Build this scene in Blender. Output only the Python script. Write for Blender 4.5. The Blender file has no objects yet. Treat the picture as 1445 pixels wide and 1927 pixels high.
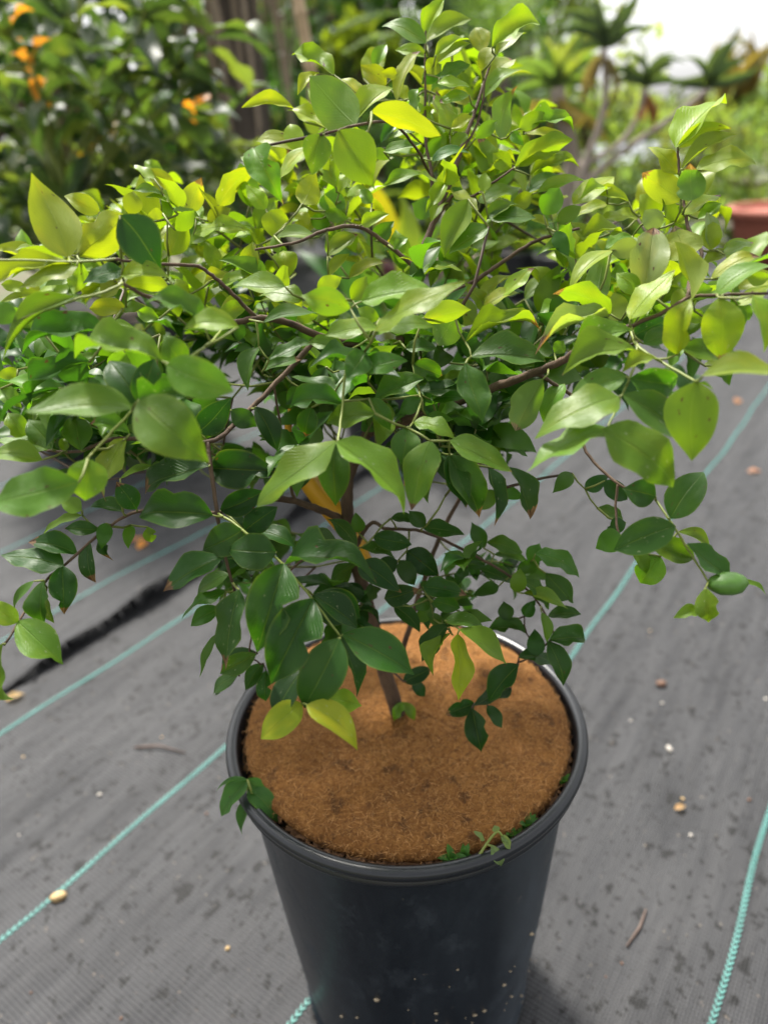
import bpy, math, random
import numpy as np
from mathutils import Vector, Matrix
random.seed(7); RNG = np.random.default_rng(7)
S = bpy.context.scene
COL = S.collection
# ------------------------------------------------------------------ camera
W, H, FPX = 1445, 1927, 1400.0
ROLL, PITCH = math.radians(-3), math.radians(27)
CAM = Vector((-0.009, -0.505, 0.83))
c_, s_, cp_, sp_ = math.cos(ROLL), math.sin(ROLL), math.cos(PITCH), math.sin(PITCH)
C_R = Vector((c_, s_*sp_, s_*cp_)); C_U = Vector((-s_, c_*sp_, c_*cp_)); C_F = Vector((0, cp_, -sp_))
cd = bpy.data.cameras.new('camera'); cam = bpy.data.objects.new('camera', cd); COL.objects.link(cam)
M = Matrix((C_R, C_U, -C_F)).transposed().to_4x4(); M.translation = CAM
cam.matrix_world = M
cd.sensor_fit = 'VERTICAL'; cd.sensor_height = 36; cd.sensor_width = 27; cd.lens = 36*FPX/H
cd.clip_start = 0.01; cd.clip_end = 2000
cd.dof.use_dof = True; cd.dof.focus_distance = 0.49; cd.dof.aperture_fstop = 4.0
S.camera = cam
# ------------------------------------------------------------------ light
SUN_EL, SUN_AZ = math.radians(60), math.radians(-22)     # azimuth from +Y towards +X
wd = bpy.data.worlds.new('World'); S.world = wd; wd.use_nodes = True
nt = wd.node_tree; bg = nt.nodes['Background']
sky = nt.nodes.new('ShaderNodeTexSky'); sky.sky_type = 'NISHITA'; sky.sun_disc = False
sky.sun_elevation = SUN_EL; sky.sun_rotation = SUN_AZ; sky.dust_density = 4; sky.air_density = 1.0; sky.ozone_density = 1
hs = nt.nodes.new('ShaderNodeHueSaturation'); hs.inputs['Saturation'].default_value = 0.08; hs.inputs['Value'].default_value = 1.0
nt.links.new(sky.outputs[0], hs.inputs['Color']); nt.links.new(hs.outputs[0], bg.inputs[0]); bg.inputs[1].default_value = 0.14
sl = bpy.data.lights.new('sun', 'SUN'); sl.energy = 3.3; sl.angle = math.radians(7); sl.color = (1, .95, .86)
so = bpy.data.objects.new('sun', sl); COL.objects.link(so)
sdir = Vector((math.sin(SUN_AZ)*math.cos(SUN_EL), math.cos(SUN_AZ)*math.cos(SUN_EL), math.sin(SUN_EL)))
so.rotation_euler = sdir.to_track_quat('Z', 'Y').to_euler(); so.location = (0, 0, 5)
S.view_settings.view_transform = 'Standard'; S.view_settings.look = 'None'
S.view_settings.exposure = 1.3; S.view_settings.gamma = 1

# ------------------------------------------------------------------ projection helpers
def ray(x, y): return C_R*((x-W/2)/FPX) - C_U*((y-H/2)/FPX) + C_F
def P(x, y, d): return CAM + ray(x, y)*d                       # d = depth along the optical axis
def PY(x, y, dist):                                            # dist = horizontal distance in front of the camera
    r = ray(x, y); return CAM + r*(dist/r.y)
def proj(p): q = Vector(p)-CAM; d = q.dot(C_F); return W/2+FPX*q.dot(C_R)/d, H/2-FPX*q.dot(C_U)/d
def PZ(x, y, z): r = ray(x, y); return CAM + r*((z-CAM.z)/r.z)

# ------------------------------------------------------------------ mesh helpers
def mesh(name, verts, faces, mat=None, smooth=True, uv=None, attr=None):
    m = bpy.data.meshes.new(name); m.from_pydata([tuple(v) for v in verts], [], faces)
    if mat: m.materials.append(mat)
    if smooth: m.polygons.foreach_set('use_smooth', [True]*len(m.polygons))
    if uv is not None:
        l = m.uv_layers.new(name='UVMap'); idx = np.empty(len(m.loops), dtype=np.int32); m.loops.foreach_get('vertex_index', idx)
        l.data.foreach_set('uv', np.asarray(uv, dtype=np.float32)[idx].ravel())
    if attr is not None:
        a = m.color_attributes.new('tone', 'FLOAT_COLOR', 'POINT'); a.data.foreach_set('color', np.asarray(attr, dtype=np.float32).ravel())
    m.update(); return m
def obj(name, me, parent=None, loc=None, kind=None):
    o = bpy.data.objects.new(name, me); COL.objects.link(o)
    if parent: o.parent = parent
    if loc is not None: o.location = loc
    if kind: o['kind'] = kind
    return o
def tag(o, label, cat, group=None, kind=None):
    o['label'] = label; o['category'] = cat
    if group: o['group'] = group
    if kind: o['kind'] = kind
    return o
def thing(name, label, cat, loc=(0, 0, 0), group=None):
    return tag(obj(name, None, None, loc), label, cat, group)
def struct(name, me, loc=None): return obj(name, me, None, loc, 'structure')

class MB:
    def __init__(s): s.v = []; s.f = []; s.c = []
    def add(s, v, f, col=None):
        n = len(s.v); s.v += [tuple(p) for p in v]; s.f += [tuple(i+n for i in q) for q in f]
        if col is not None: s.c += [col]*len(v)
    def mesh(s, name, mat, smooth=True): return mesh(name, s.v, s.f, mat, smooth, attr=s.c if s.c else None)
    def shift(s, o): s.v = [(v[0]-o[0], v[1]-o[1], v[2]-o[2]) for v in s.v]; return s
def tube(pts, rad, n=7, cap=True, bump=0.0):
    pts = [Vector(p) for p in pts]; v = []; f = []; up = Vector((.13, .31, .94)); prev = None
    for i, p in enumerate(pts):
        t = (pts[min(i+1, len(pts)-1)] - pts[max(i-1, 0)]).normalized()
        if prev is None:
            a = t.cross(up); a = a if a.length > .05 else t.cross(Vector((1, 0, 0)))
        else: a = prev - t*prev.dot(t)
        a = a.normalized() if a.length > 1e-6 else t.orthogonal().normalized()
        prev = a; b = t.cross(a); r = rad[i] if hasattr(rad, '__len__') else rad
        for k in range(n):
            q = 2*math.pi*k/n; rr = r*(1+bump*(random.random()-.5)); v.append(p + (a*math.cos(q)+b*math.sin(q))*rr)
    for i in range(len(pts)-1):
        for k in range(n):
            k2 = (k+1) % n; f.append((i*n+k, i*n+k2, (i+1)*n+k2, (i+1)*n+k))
    if cap: f.append(tuple(range(n))[::-1]); f.append(tuple((len(pts)-1)*n+k for k in range(n)))
    return v, f
def spline(pts, sub=4):
    pts = [np.array(p, float) for p in pts]; out = []
    for i in range(len(pts)-1):
        p0, p1, p2, p3 = pts[max(i-1, 0)], pts[i], pts[i+1], pts[min(i+2, len(pts)-1)]
        for k in range(sub):
            t = k/sub
            out.append(.5*(2*p1+(p2-p0)*t+(2*p0-5*p1+4*p2-p3)*t*t+(3*p1-p0-3*p2+p3)*t**3))
    out.append(pts[-1]); return out
def lathe(prof, n=72, close=False):
    v = []; f = []
    for r, z in prof:
        for k in range(n):
            a = 2*math.pi*k/n; v.append((r*math.cos(a), r*math.sin(a), z))
    m = len(prof)
    for i in range(m-1):
        for k in range(n):
            k2 = (k+1) % n; f.append((i*n+k, i*n+k2, (i+1)*n+k2, (i+1)*n+k))
    if prof[0][0] < 1e-6 or close: pass
    return v, f
def blob(loc, r, sc=(1, 1, 1), seg=8, ring=5, jit=.15):
    v = [(loc[0], loc[1], loc[2]-r*sc[2])]; f = []
    for i in range(1, ring):
        t = math.pi*i/ring
        for k in range(seg):
            a = 2*math.pi*k/seg; j = 1+jit*(random.random()-.5)*2
            v.append((loc[0]+r*sc[0]*j*math.sin(t)*math.cos(a), loc[1]+r*sc[1]*j*math.sin(t)*math.sin(a), loc[2]-r*sc[2]*j*math.cos(t)))
    v.append((loc[0], loc[1], loc[2]+r*sc[2])); L = len(v)-1
    for k in range(seg):
        k2 = (k+1) % seg; f.append((0, 1+k2, 1+k)); f.append((L, L-seg+k, L-seg+k2))
        for i in range(ring-2): f.append((1+i*seg+k, 1+i*seg+k2, 1+(i+1)*seg+k2, 1+(i+1)*seg+k))
    return v, f

# ------------------------------------------------------------------ material helpers
class NT:
    def __init__(s, name):
        s.m = bpy.data.materials.new(name); s.m.use_nodes = True; s.t = s.m.node_tree; s.b = s.t.nodes['Principled BSDF']; s.out = s.t.nodes['Material Output']
    def n(s, typ, **kw):
        o = s.t.nodes.new('ShaderNode'+typ)
        for k, v in kw.items():
            if k.startswith('i_'):
                key = k[2:]; o.inputs[int(key) if key.isdigit() else key.replace('_', ' ')].default_value = v
            else: setattr(o, k, v)
        return o
    def l(s, a, b): s.t.links.new(a, b)
    def ramp(s, fac, stops, mode='LINEAR'):
        r = s.n('ValToRGB'); r.color_ramp.interpolation = mode; e = r.color_ramp.elements
        while len(e) < len(stops): e.new(.5)
        for i, (p, c) in enumerate(stops): e[i].position = p; e[i].color = (*c, 1) if hasattr(c, '__len__') else (c, c, c, 1)
        if fac is not None: s.l(fac, r.inputs[0])
        return r.outputs[0]
    def noise(s, scale, detail=4, rough=.55, vec=None, dist=0):
        o = s.n('TexNoise', i_Scale=scale, i_Detail=detail, i_Roughness=rough, i_Distortion=dist)
        if vec is not None: s.l(vec, o.inputs['Vector'])
        return o.outputs[0]
    def mix(s, fac, a, b, mode='MIX'):
        o = s.n('Mix', data_type='RGBA', blend_type=mode)
        for k, v in ((0, fac), (6, a), (7, b)):
            if hasattr(v, 'is_linked') or isinstance(v, bpy.types.NodeSocket): s.l(v, o.inputs[k])
            else: o.inputs[k].default_value = v if k == 0 else (*v, 1)
        return o.outputs[2]
    def math(s, op, a, b=0.0, c=None):
        o = s.n('Math', operation=op)
        for k, v in ((0, a), (1, b), (2, c)):
            if v is None: continue
            if isinstance(v, bpy.types.NodeSocket): s.l(v, o.inputs[k])
            else: o.inputs[k].default_value = v
        return o.outputs[0]
    def bump(s, h, strength=.3, dist=.002, nrm=None):
        o = s.n('Bump', i_Strength=strength, i_Distance=dist); s.l(h, o.inputs['Height'])
        if nrm is not None: s.l(nrm, o.inputs['Normal'])
        return o.outputs[0]
    def coord(s, which='Object'): return s.n('TexCoord').outputs[which]
    def mapping(s, vec, scale=(1, 1, 1), rot=(0, 0, 0), loc=(0, 0, 0)):
        o = s.n('Mapping'); o.inputs['Scale'].default_value = scale; o.inputs['Rotation'].default_value = rot; o.inputs['Location'].default_value = loc
        s.l(vec, o.inputs[0]); return o.outputs[0]
    def set(s, **kw):
        for k, v in kw.items():
            i = s.b.inputs[k.replace('_', ' ')]
            if isinstance(v, bpy.types.NodeSocket): s.l(v, i)
            else: i.default_value = (*v, 1) if hasattr(v, '__len__') and len(v) == 3 else v
        return s

def leaf_mat(name, src, gloss=.37, trans=.42, vein=True):
    N = NT(name)
    if src == 'obj':
        oi = N.n('ObjectInfo'); col, alpha, rnd = oi.outputs['Color'], oi.outputs['Alpha'], oi.outputs['Random']
    else:
        at = N.n('Attribute', attribute_name='tone'); col, alpha = at.outputs['Color'], at.outputs['Alpha']; rnd = None
    uv = N.coord('UV') if src == 'obj' else None
    ob = N.coord('Object'); geo = N.n('NewGeometry')
    if src == 'obj':
        cmb = N.n('CombineXYZ'); N.l(rnd, cmb.inputs[0]); N.l(rnd, cmb.inputs[1])
        va = N.n('VectorMath', operation='MULTIPLY_ADD'); N.l(cmb.outputs[0], va.inputs[0]); va.inputs[1].default_value = (31, 47, 0); N.l(uv, va.inputs[2]); vec = va.outputs[0]
        n1 = N.noise(2.6, 3, .6, vec)
    else: vec = ob; n1 = N.noise(60, 2, .5, vec)
    base = N.mix(N.math('MULTIPLY', n1, .55), col, N.mix(1.0, col, (.45, .62, .5), 'MULTIPLY'))
    nrm = None
    if vein and src == 'obj':
        sx = N.n('SeparateXYZ'); N.l(uv, sx.inputs[0]); u, v = sx.outputs[0], sx.outputs[1]
        av = N.math('ABSOLUTE', N.math('SUBTRACT', v, .5))
        mid = N.ramp(av, [(0.0, 1.0), (0.012, .8), (0.026, 0)])
        # side veins: a wave along u skewed by |v|
        ph = N.math('SUBTRACT', N.math('MULTIPLY', u, 15.0), N.math('MULTIPLY', av, 13.0))
        sv = N.ramp(N.math('FRACT', ph), [(0, 1), (.09, 0), (.91, 0), (1, 1)])
        base = N.mix(N.math('MULTIPLY', sv, .22), base, N.mix(1.0, base, (1.5, 1.4, 1.2), 'MULTIPLY'))
        base = N.mix(N.math('MULTIPLY', mid, .38), base, N.mix(.5, base, (.25, .36, .08)))
        hgt = N.math('ADD', N.math('MULTIPLY', sv, -.25), N.math('MULTIPLY', mid, -1.0))
        hgt = N.math('ADD', hgt, N.math('MULTIPLY', n1, 1.2))
        nrm = N.bump(hgt, .55, .0010)
        # pale leaf margin
        edge = N.ramp(av, [(.44, 0), (.5, .5)])
        base = N.mix(N.math('MULTIPLY', edge, .5), base, N.mix(.6, base, (.30, .38, .05)))
        # dry brown tip / edge, strength in alpha
        nb = N.noise(4.5, 3, .6, vec)
        tipv = N.math('ADD', N.math('MULTIPLY', N.math('SUBTRACT', u, 1.0), 5.0), N.math('ADD', N.math('MULTIPLY', nb, 1.1), N.math('SUBTRACT', alpha, .75)))
        br = N.ramp(tipv, [(0.0, 0), (.10, 1)])
        base = N.mix(br, base, N.mix(N.ramp(nb, [(.4, 0), (.65, 1)]), (.05, .018, .008), (.28, .17, .09)))
        bs = N.ramp(N.noise(5.5, 2, .5, vec, .4), [(.69, 0), (.71, 1)]); base = N.mix(N.math('MULTIPLY', bs, N.ramp(rnd, [(.0, 1), (.3, .9), (.32, 0)])), base, (.075, .035, .015))
        ye = N.noise(1.7, 2, .5, vec); base = N.mix(N.math('MULTIPLY', N.ramp(ye, [(.5, 0), (.75, 1)]), .45), base, N.mix(1.0, base, (1.9, 1.35, .8), 'MULTIPLY'))
        # chalky residue / holes specks
        sp = N.ramp(N.noise(11, 2, .5, vec), [(.66, 0), (.73, 1)])
        base = N.mix(N.math('MULTIPLY', sp, N.ramp(rnd, [(.45, 0), (.9, .55)])), base, (.33, .36, .27))
    under = N.mix(.35, base, (.17, .24, .10))
    side = N.mix(geo.outputs['Backfacing'], base, under)
    N.set(Base_Color=side, Roughness=N.math('ADD', N.math('MULTIPLY', geo.outputs['Backfacing'], .22), N.math('ADD', gloss, N.math('MULTIPLY', n1, .12))), Specular_IOR_Level=.36)
    if nrm is not None: N.set(Normal=nrm)
    tr = N.n('BsdfTranslucent'); tc = N.mix(1.0, base, (1.75, 1.75, .48), 'MULTIPLY'); N.l(tc, tr.inputs[0])
    mx = N.n('MixShader'); mx.inputs[0].default_value = trans; N.l(N.b.outputs[0], mx.inputs[1]); N.l(tr.outputs[0], mx.inputs[2])
    N.l(mx.outputs[0], N.out.inputs[0]); return N.m
def simple(name, col, rough=.6, var=.3, scale=40, bump=.2, spec=.5, dist=.002):
    N = NT(name); ob = N.coord(); n = N.noise(scale, 5, .6, ob)
    N.set(Base_Color=N.mix(n, tuple(c*(1-var) for c in col), tuple(min(1, c*(1+var)) for c in col)), Roughness=rough, Specular_IOR_Level=spec, Normal=N.bump(n, bump, dist)); return N.m

M_LEAF = leaf_mat('leaf', 'obj'); M_LEAFB = leaf_mat('leaf_mass', 'attr'); M_FAR = leaf_mat('far_leaf', 'attr', .5, .4)
def bark():
    N = NT('bark'); ob = N.coord(); m = N.mapping(ob, (90, 90, 25)); n = N.noise(1.6, 6, .65, m, .6); n2 = N.noise(38, 4, .6, ob)
    N.set(Base_Color=N.mix(N.ramp(n2, [(.35, 0), (.7, 1)]), N.ramp(n, [(.3, (.022, .012, .007)), (.7, (.085, .045, .024))]), (.12, .075, .045)), Roughness=.8, Normal=N.bump(n, .8, .003)); return N.m
M_BARK = bark()
M_STEM = simple('green_stem', (.17, .21, .035), .5, .3, 60, .2)
M_TWIG = simple('twig_brown', (.10, .055, .03), .7, .45, 160, .5)

# ================================================================== ground and weed mat
AZ = math.radians(36.5); DIR = Vector((math.sin(AZ), math.cos(AZ), 0)); NRM = Vector((math.cos(AZ), -math.sin(AZ), 0))
C0 = Vector((CAM.x, CAM.y, 0))
def ST(s, t, z=0): return C0 + DIR*s + NRM*t + Vector((0, 0, z))
def mat_z(s, t):
    w = .0016*math.sin(t*17+.8*math.sin(s*2.1)) + .0012*math.sin(t*41+1.3*math.sin(s*3.3)+2) + .0012*math.sin(s*9+t*5)
    p = ST(s, t); r = math.hypot(p.x, p.y)
    return (w+.004)*min(1, max(0, (r-.10)/.12))
def edge_lift(s, t):
    e = t + 1.135; k = max(0, 1-abs(e)/.07)
    return k*k*(.020+.012*math.sin(s*11)+.008*math.sin(s*27))*max(0, min(1, (1.75-s)/.5))
def ground_mat():
    N = NT('woven_fabric'); g = N.coord('Object')
    rot = N.mapping(g, (1, 1, 1), (0, 0, AZ))           # y runs along the marker lines
    d1 = N.ramp(N.noise(3.0, 5, .6, N.mapping(rot, (9, 1.1, 1))), [(.32, 0), (.68, 1)])   # long dusty streaks
    d2 = N.noise(1.0, 6, .62, N.mapping(rot, (60, 7, 1)))
    spots = N.noise(36, 4, .6, N.mapping(rot, (1.1, .9, 1))); spots2 = N.noise(95, 3, .6, rot)
    base = N.mix(d1, (.012, .0125, .0145), (.034, .0345, .037))
    base = N.mix(N.ramp(d2, [(.35, 0), (.75, .55)]), base, (.055, .0545, .056))
    base = N.mix(N.ramp(spots, [(.60, 0), (.65, .9)]), base, (.005, .005, .005))
    base = N.mix(N.ramp(spots2, [(.60, 0), (.65, .85)]), base, (.005, .005, .005))
    base = N.mix(N.ramp(N.noise(130, 2, .5, rot), [(.71, 0), (.76, .5)]), base, (.16, .13, .10))
    wx = N.n('TexWave', wave_type='BANDS', bands_direction='X', i_Scale=85.0); N.l(rot, wx.inputs[0])
    wy = N.n('TexWave', wave_type='BANDS', bands_direction='Y', i_Scale=60.0); N.l(rot, wy.inputs[0])
    wv = N.math('MULTIPLY', wx.outputs[1], wy.outputs[1])
    base = N.mix(N.math('MULTIPLY', wv, .6), base, N.mix(1.0, base, (2.1, 2.1, 2.1), 'MULTIPLY'))
    N.set(Base_Color=base, Roughness=.6, Specular_IOR_Level=.26, Normal=N.bump(wv, .7, .0012, N.bump(d2, .5, .004))); return N.m
M_MAT = ground_mat()
def sheet(s0, s1, ds, t0, t1, dt, zf, mat, name):
    ns, nt_ = int((s1-s0)/ds)+1, int(abs(t1-t0)/dt)+1; v = []; f = []
    for i in range(ns):
        for j in range(nt_):
            s = s0+(s1-s0)*i/(ns-1); t = t0+(t1-t0)*j/(nt_-1); v.append(ST(s, t, zf(s, t)))
    for i in range(ns-1):
        for j in range(nt_-1):
            a = i*nt_+j; f.append((a, a+1, a+nt_+1, a+nt_))
    return mesh(name, v, f, mat)
GN = NT('soil_and_grass'); gco = GN.coord()
GN.set(Base_Color=GN.mix(GN.ramp(GN.noise(.9, 6, .6, gco), [(.4, 0), (.6, 1)]), (.10, .075, .05), (.07, .10, .03)), Roughness=.9)
g = 400
struct('ground', mesh('ground', [(-g, -g, -.02), (g, -g, -.02), (g, g, -.02), (-g, g, -.02)], [(0, 1, 2, 3)], GN.m))
weed = struct('weed_mat', sheet(-.5, 7.0, .04, -1.20, 4.6, .026, lambda s, t: mat_z(s, t), M_MAT, 'weed_mat'))
weed2 = struct('weed_mat_overlap', sheet(-.5, 7.0, .03, -1.135, -4.5, .025, lambda s, t: mat_z(s, t)+.006+edge_lift(s, t), M_MAT, 'weed_mat_overlap'))
sol = weed2.modifiers.new('thick', 'SOLIDIFY'); sol.thickness = .0012; sol.offset = -1
# frayed threads hanging from the lifted overlap edge
fr = MB()
for i in range(420):
    s = .45+1.35*random.random(); z = mat_z(s, -1.135)+.006+edge_lift(s, -1.135); a = ST(s, -1.137, z); L = .006+.022*random.random()
    fr.add(*tube([a, a+NRM*L*.5+DIR*(random.random()-.5)*.012+Vector((0, 0, -.2*L)), a+NRM*L+DIR*(random.random()-.5)*.02+Vector((0, 0, max(.002-z, -L*.8)))], [.0007, .0006, .0004], 3))
M_FRAY = simple('black_thread', (.018, .018, .02), .6, .3)
obj('frayed_edge', fr.mesh('frayed_edge', M_FRAY), weed2, kind='stuff')
M_LINE = simple('turquoise_thread', (.10, .30, .27), .6, .45, 25, .3)
def marker(tt, par, wav=0.0, zoff=0.0):
    mb = MB(); s = -.3
    while s < 6.0:
        p = .0072 if s < 2.6 else .02
        t = tt + wav*math.sin(s*5.3+tt*9)+.0015*math.sin(s*23+tt*5)
        z = (mat_z(s, t)+zoff+(edge_lift(s, t) if zoff else 0)) + .0004
        for side in (-1, 1):
            w = .0033; h = .0010*(1+.3*random.random()); q = p*.46
            k = [(0, 0), (q, 0), (q+p*.75, side*w), (p*.75, side*w)]
            k = [(a, b) for a, b in k]
            lo = [ST(s+a, t+b, z) for a, b in k]; hi = [ST(s+a*.9+p*.05, t+b*.85+side*.0003, z+h) for a, b in k]
            mb.add(lo+hi, [(4, 5, 6, 7), (0, 1, 5, 4), (1, 2, 6, 5), (2, 3, 7, 6), (3, 0, 4, 7)])
        s += p
    return obj('marker_line', mb.mesh('marker_line', M_LINE, False), par)
for tt in (-1.045, -.722, -.366, -.012, .345, .70, 1.055, 1.41): marker(tt, weed, .004)
marker(-1.268, weed2, .012, .0065); marker(-1.62, weed2, .006, .0065); marker(-1.97, weed2, .006, .0065)

# ================================================================== plant pot
RZ = .367
def pot_mat():
    N = NT('black_pot_plastic'); ob = N.coord(); sx = N.n('SeparateXYZ'); N.l(ob, sx.inputs[0])
    n = N.noise(9, 7, .7, N.mapping(ob, (1, 1, .4)), .6); n2 = N.noise(70, 4, .6, ob); n3 = N.noise(2.6, 3, .5, ob)
    right = N.ramp(N.math('ADD', N.math('MULTIPLY', sx.outputs[0], 6.0), N.math('MULTIPLY', n3, .5)), [(.62, 0), (.80, 1)])
    dust = N.math('MULTIPLY', N.ramp(n, [(.40, 0), (.72, 1)]), N.math('ADD', .4, N.math('MULTIPLY', right, .6)))
    dust = N.math('ADD', dust, N.math('MULTIPLY', right, .25))
    dust = N.math('ADD', dust, N.math('MULTIPLY', N.ramp(N.noise(30, 6, .75, N.mapping(ob, (1, 1, .6))), [(.52, 0), (.70, 1)]), .4))
    low = N.ramp(sx.outputs[2], [(0.0, 1), (.13, 0)]); dust = N.math('ADD', dust, N.math('MULTIPLY', low, N.math('MULTIPLY', n, .5)))
    base = N.mix(N.math('MULTIPLY', dust, .6), (.0055, .0085, .0135), (.065, .080, .098))
    base = N.mix(N.ramp(n2, [(.69, 0), (.76, .5)]), base, (.15, .13, .11))
    N.set(Base_Color=base, Roughness=N.math('ADD', .33, N.math('MULTIPLY', dust, .4)), Specular_IOR_Level=.5, Normal=N.bump(n2, .08, .001)); return N.m
M_POT = pot_mat()
pot = thing('plant_pot', 'large round black plastic nursery pot holding the leafy shrub', 'plant pot')
prof = [(.0, .012), (.104, .012), (.108, .002), (.114, .0), (.118, .004), (.1195, .016), (.116, .020), (.1178, .03), (.130, .16), (.1405, .296), (.1450, .338), (.1478, .3505), (.144, .3515), (.137, .296), (.128, .16), (.112, .02), (0, .018)]
obj('pot_body', mesh('pot_body', *lathe(prof, 96), M_POT), pot)
rp = [(0.144, 0.34906), (0.1515, 0.34942), (0.1545, 0.3505), (0.155, 0.3523), (0.1538, 0.3541), (0.153, 0.3559), (0.1548, 0.35734), (0.157, 0.35986), (0.1577, 0.36274), (0.1566, 0.36562), (0.154, 0.3672), (0.1505, 0.3672), (0.148, 0.36562), (0.1468, 0.36202), (0.1455, 0.35482), (0.144, 0.34906)]
M_RIM = simple('black_rim_plastic', (.012, .014, .018), .30, .35, 60, .06)
obj('rim', mesh('rim', *lathe(rp, 128), M_RIM), pot)
SN = NT('potting_soil'); so_ = SN.coord(); sn = SN.noise(70, 6, .7, so_)
SN.set(Base_Color=SN.ramp(sn, [(.3, (.012, .008, .006)), (.7, (.06, .038, .022))]), Roughness=.95, Normal=SN.bump(sn, 1, .006))
v = []; f = []; nr, na = 22, 90
for i in range(nr+1):
    for k in range(na):
        r = .1445*i/nr; a = 2*math.pi*k/na; v.append((r*math.cos(a), r*math.sin(a), .344+.004*random.random()))
for i in range(nr):
    for k in range(na): k2 = (k+1) % na; f.append((i*na+k, i*na+k2, (i+1)*na+k2, (i+1)*na+k))
obj('soil', mesh('soil', v, f, SN.m), pot)
M_CHIP = simple('bark_chip', (.20, .105, .05), .85, .6, 90, .5)
cm = MB()
for i in range(520):
    a = 2*math.pi*random.random(); r = .1355+.010*random.random()
    if random.random() < .45: a = -math.pi/2+random.gauss(.25, .6)
    L, w = .004+.011*random.random(), .0018+.003*random.random(); d = Vector((random.gauss(0, 1), random.gauss(0, 1), random.gauss(0, .25))).normalized(); e = d.orthogonal().normalized(); c = Vector((r*math.cos(a), r*math.sin(a), 0.350+.007*random.random())); h = d.cross(e)*.0009
    if (c+d*L/2).xy.length > .1465 or (c-d*L/2).xy.length > .1465: continue
    q = [c+d*L*.5*x+e*w*.5*y for x, y in ((-1, -.7), (1, -1), (.9, .8), (-.8, 1))]
    cm.add([p-h for p in q]+[p+h for p in q], [(4, 5, 6, 7), (3, 2, 1, 0), (0, 1, 5, 4), (1, 2, 6, 5), (2, 3, 7, 6), (3, 0, 4, 7)])
obj('bark_chips', cm.mesh('bark_chips', M_CHIP, False), pot, kind='stuff')
M_SPECK = simple('dry_soil_speck', (.36, .29, .20), .9, .4, 200, .3)
sp = MB()
for i in range(85):
    z = .004+abs(random.gauss(0, .085)); a = -math.pi/2+random.gauss(.22, .42)
    if z > .28: continue
    r = .1172+(.1405-.1172)*z/.296+(.0008 if z > .03 else .002); rr = .0006+.0017*random.random()**2.2
    sp.add(*blob((r*math.cos(a), r*math.sin(a), z), rr, (1.3, .7, .8), 6, 4, .3))
obj('soil_specks', sp.mesh('soil_specks', M_SPECK), pot, kind='stuff')

# ================================================================== coir mat
CO = Vector((.0015, .001, 0)); CR = .1410; CZ = .3680
def coir_z(x, y):
    r = math.hypot(x, y)/CR
    return CZ + .003*(1-r*r) + .0009*math.sin(x*160+2)*math.sin(y*140) + .0012*math.sin(x*71+y*33)+.0010*math.sin(y*97-x*41) - .010*max(0, r-.93)/.07*max(0, .5-.5*y/CR)*.6
def coir_mat():
    N = NT('coir'); ob = N.coord(); n = N.noise(240, 5, .7, ob, 1.2); n2 = N.noise(9, 5, .62, ob, .5); n3 = N.noise(60, 3, .6, ob)
    b = N.ramp(n, [(.25, (.14, .053, .013)), (.55, (.33, .148, .04)), (.8, (.50, .26, .085))])
    b = N.mix(N.ramp(n2, [(.42, .45), (.60, 0)]), b, (.13, .05, .015)); b = N.mix(N.ramp(n3, [(.58, 0), (.68, .7)]), b, (.07, .03, .013))
    N.set(Base_Color=b, Roughness=.9, Specular_IOR_Level=.2, Normal=N.bump(n, 1, .004, N.bump(n3, .7, .004))); return N.m
M_COIR = coir_mat()
coir = thing('coir_disc', 'round brown coir fibre mulch disc covering the pot', 'mulch mat', (0, 0, 0))
v = []; f = []; nr, na = 40, 120
for i in range(nr+1):
    for k in range(na):
        a = 2*math.pi*k/na; r = CR*i/nr*(1 if i < nr-1 else 1+.012*random.random()); x, y = r*math.cos(a)+CO.x, r*math.sin(a)+CO.y
        v.append((x, y, coir_z(x, y)+.0016*(random.random()-.5)-(.002 if i == nr else 0)))
for k in range(na):
    a = 2*math.pi*k/na; r = CR*.985; v.append((r*math.cos(a)+CO.x, r*math.sin(a)+CO.y, CZ-.014))
for i in range(nr+1):
    for k in range(na): k2 = (k+1) % na; f.append((i*na+k, (i+1)*na+k, (i+1)*na+k2, i*na+k2))
obj('felt', mesh('felt', v, [q[::-1] for q in f], M_COIR), coir)
FN = NT('coir_fibre'); fa = FN.n('Attribute', attribute_name='tone'); FN.set(Base_Color=fa.outputs['Color'], Roughness=.75, Specular_IOR_Level=.3)
fb = MB()
for i in range(13000):
    edge = i < 2600; a = 2*math.pi*random.random(); r = CR*(math.sqrt(random.random()) if not edge else .975+.03*random.random())
    x, y = r*math.cos(a)+CO.x, r*math.sin(a)+CO.y
    L = .0025+.008*random.random()**1.8; b = 2*math.pi*random.random(); d = Vector((math.cos(b), math.sin(b), 0)); sd = Vector((-d.y, d.x, 0))
    z0 = coir_z(x, y)-(.006*random.random() if edge else 0); k = random.gauss(0, .35); h = .0003+.0022*random.random()**2
    p0 = Vector((x, y, z0+.0002)); p1 = p0+d*L*.5+sd*k*L*.4+Vector((0, 0, h)); p2 = p0+d*L+Vector((0, 0, h*random.random()*.9)); w = .00006+.00009*random.random()
    if p2.xy.length > .1455: continue
    t = random.random(); c = (.37+.25*t, .18+.15*t, .055+.07*t, 1) if random.random() < .72 else (.07, .03, .012, 1)
    up = Vector((0, 0, w*.8))
    fb.add([p0-sd*w, p0+sd*w, p1-sd*w, p1+sd*w, p1+up, p2], [(0, 2, 4), (1, 4, 3), (2, 5, 4), (4, 5, 3), (0, 4, 1)], c)
obj('fibres', fb.mesh('fibres', FN.m, False), coir, kind='stuff')

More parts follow.
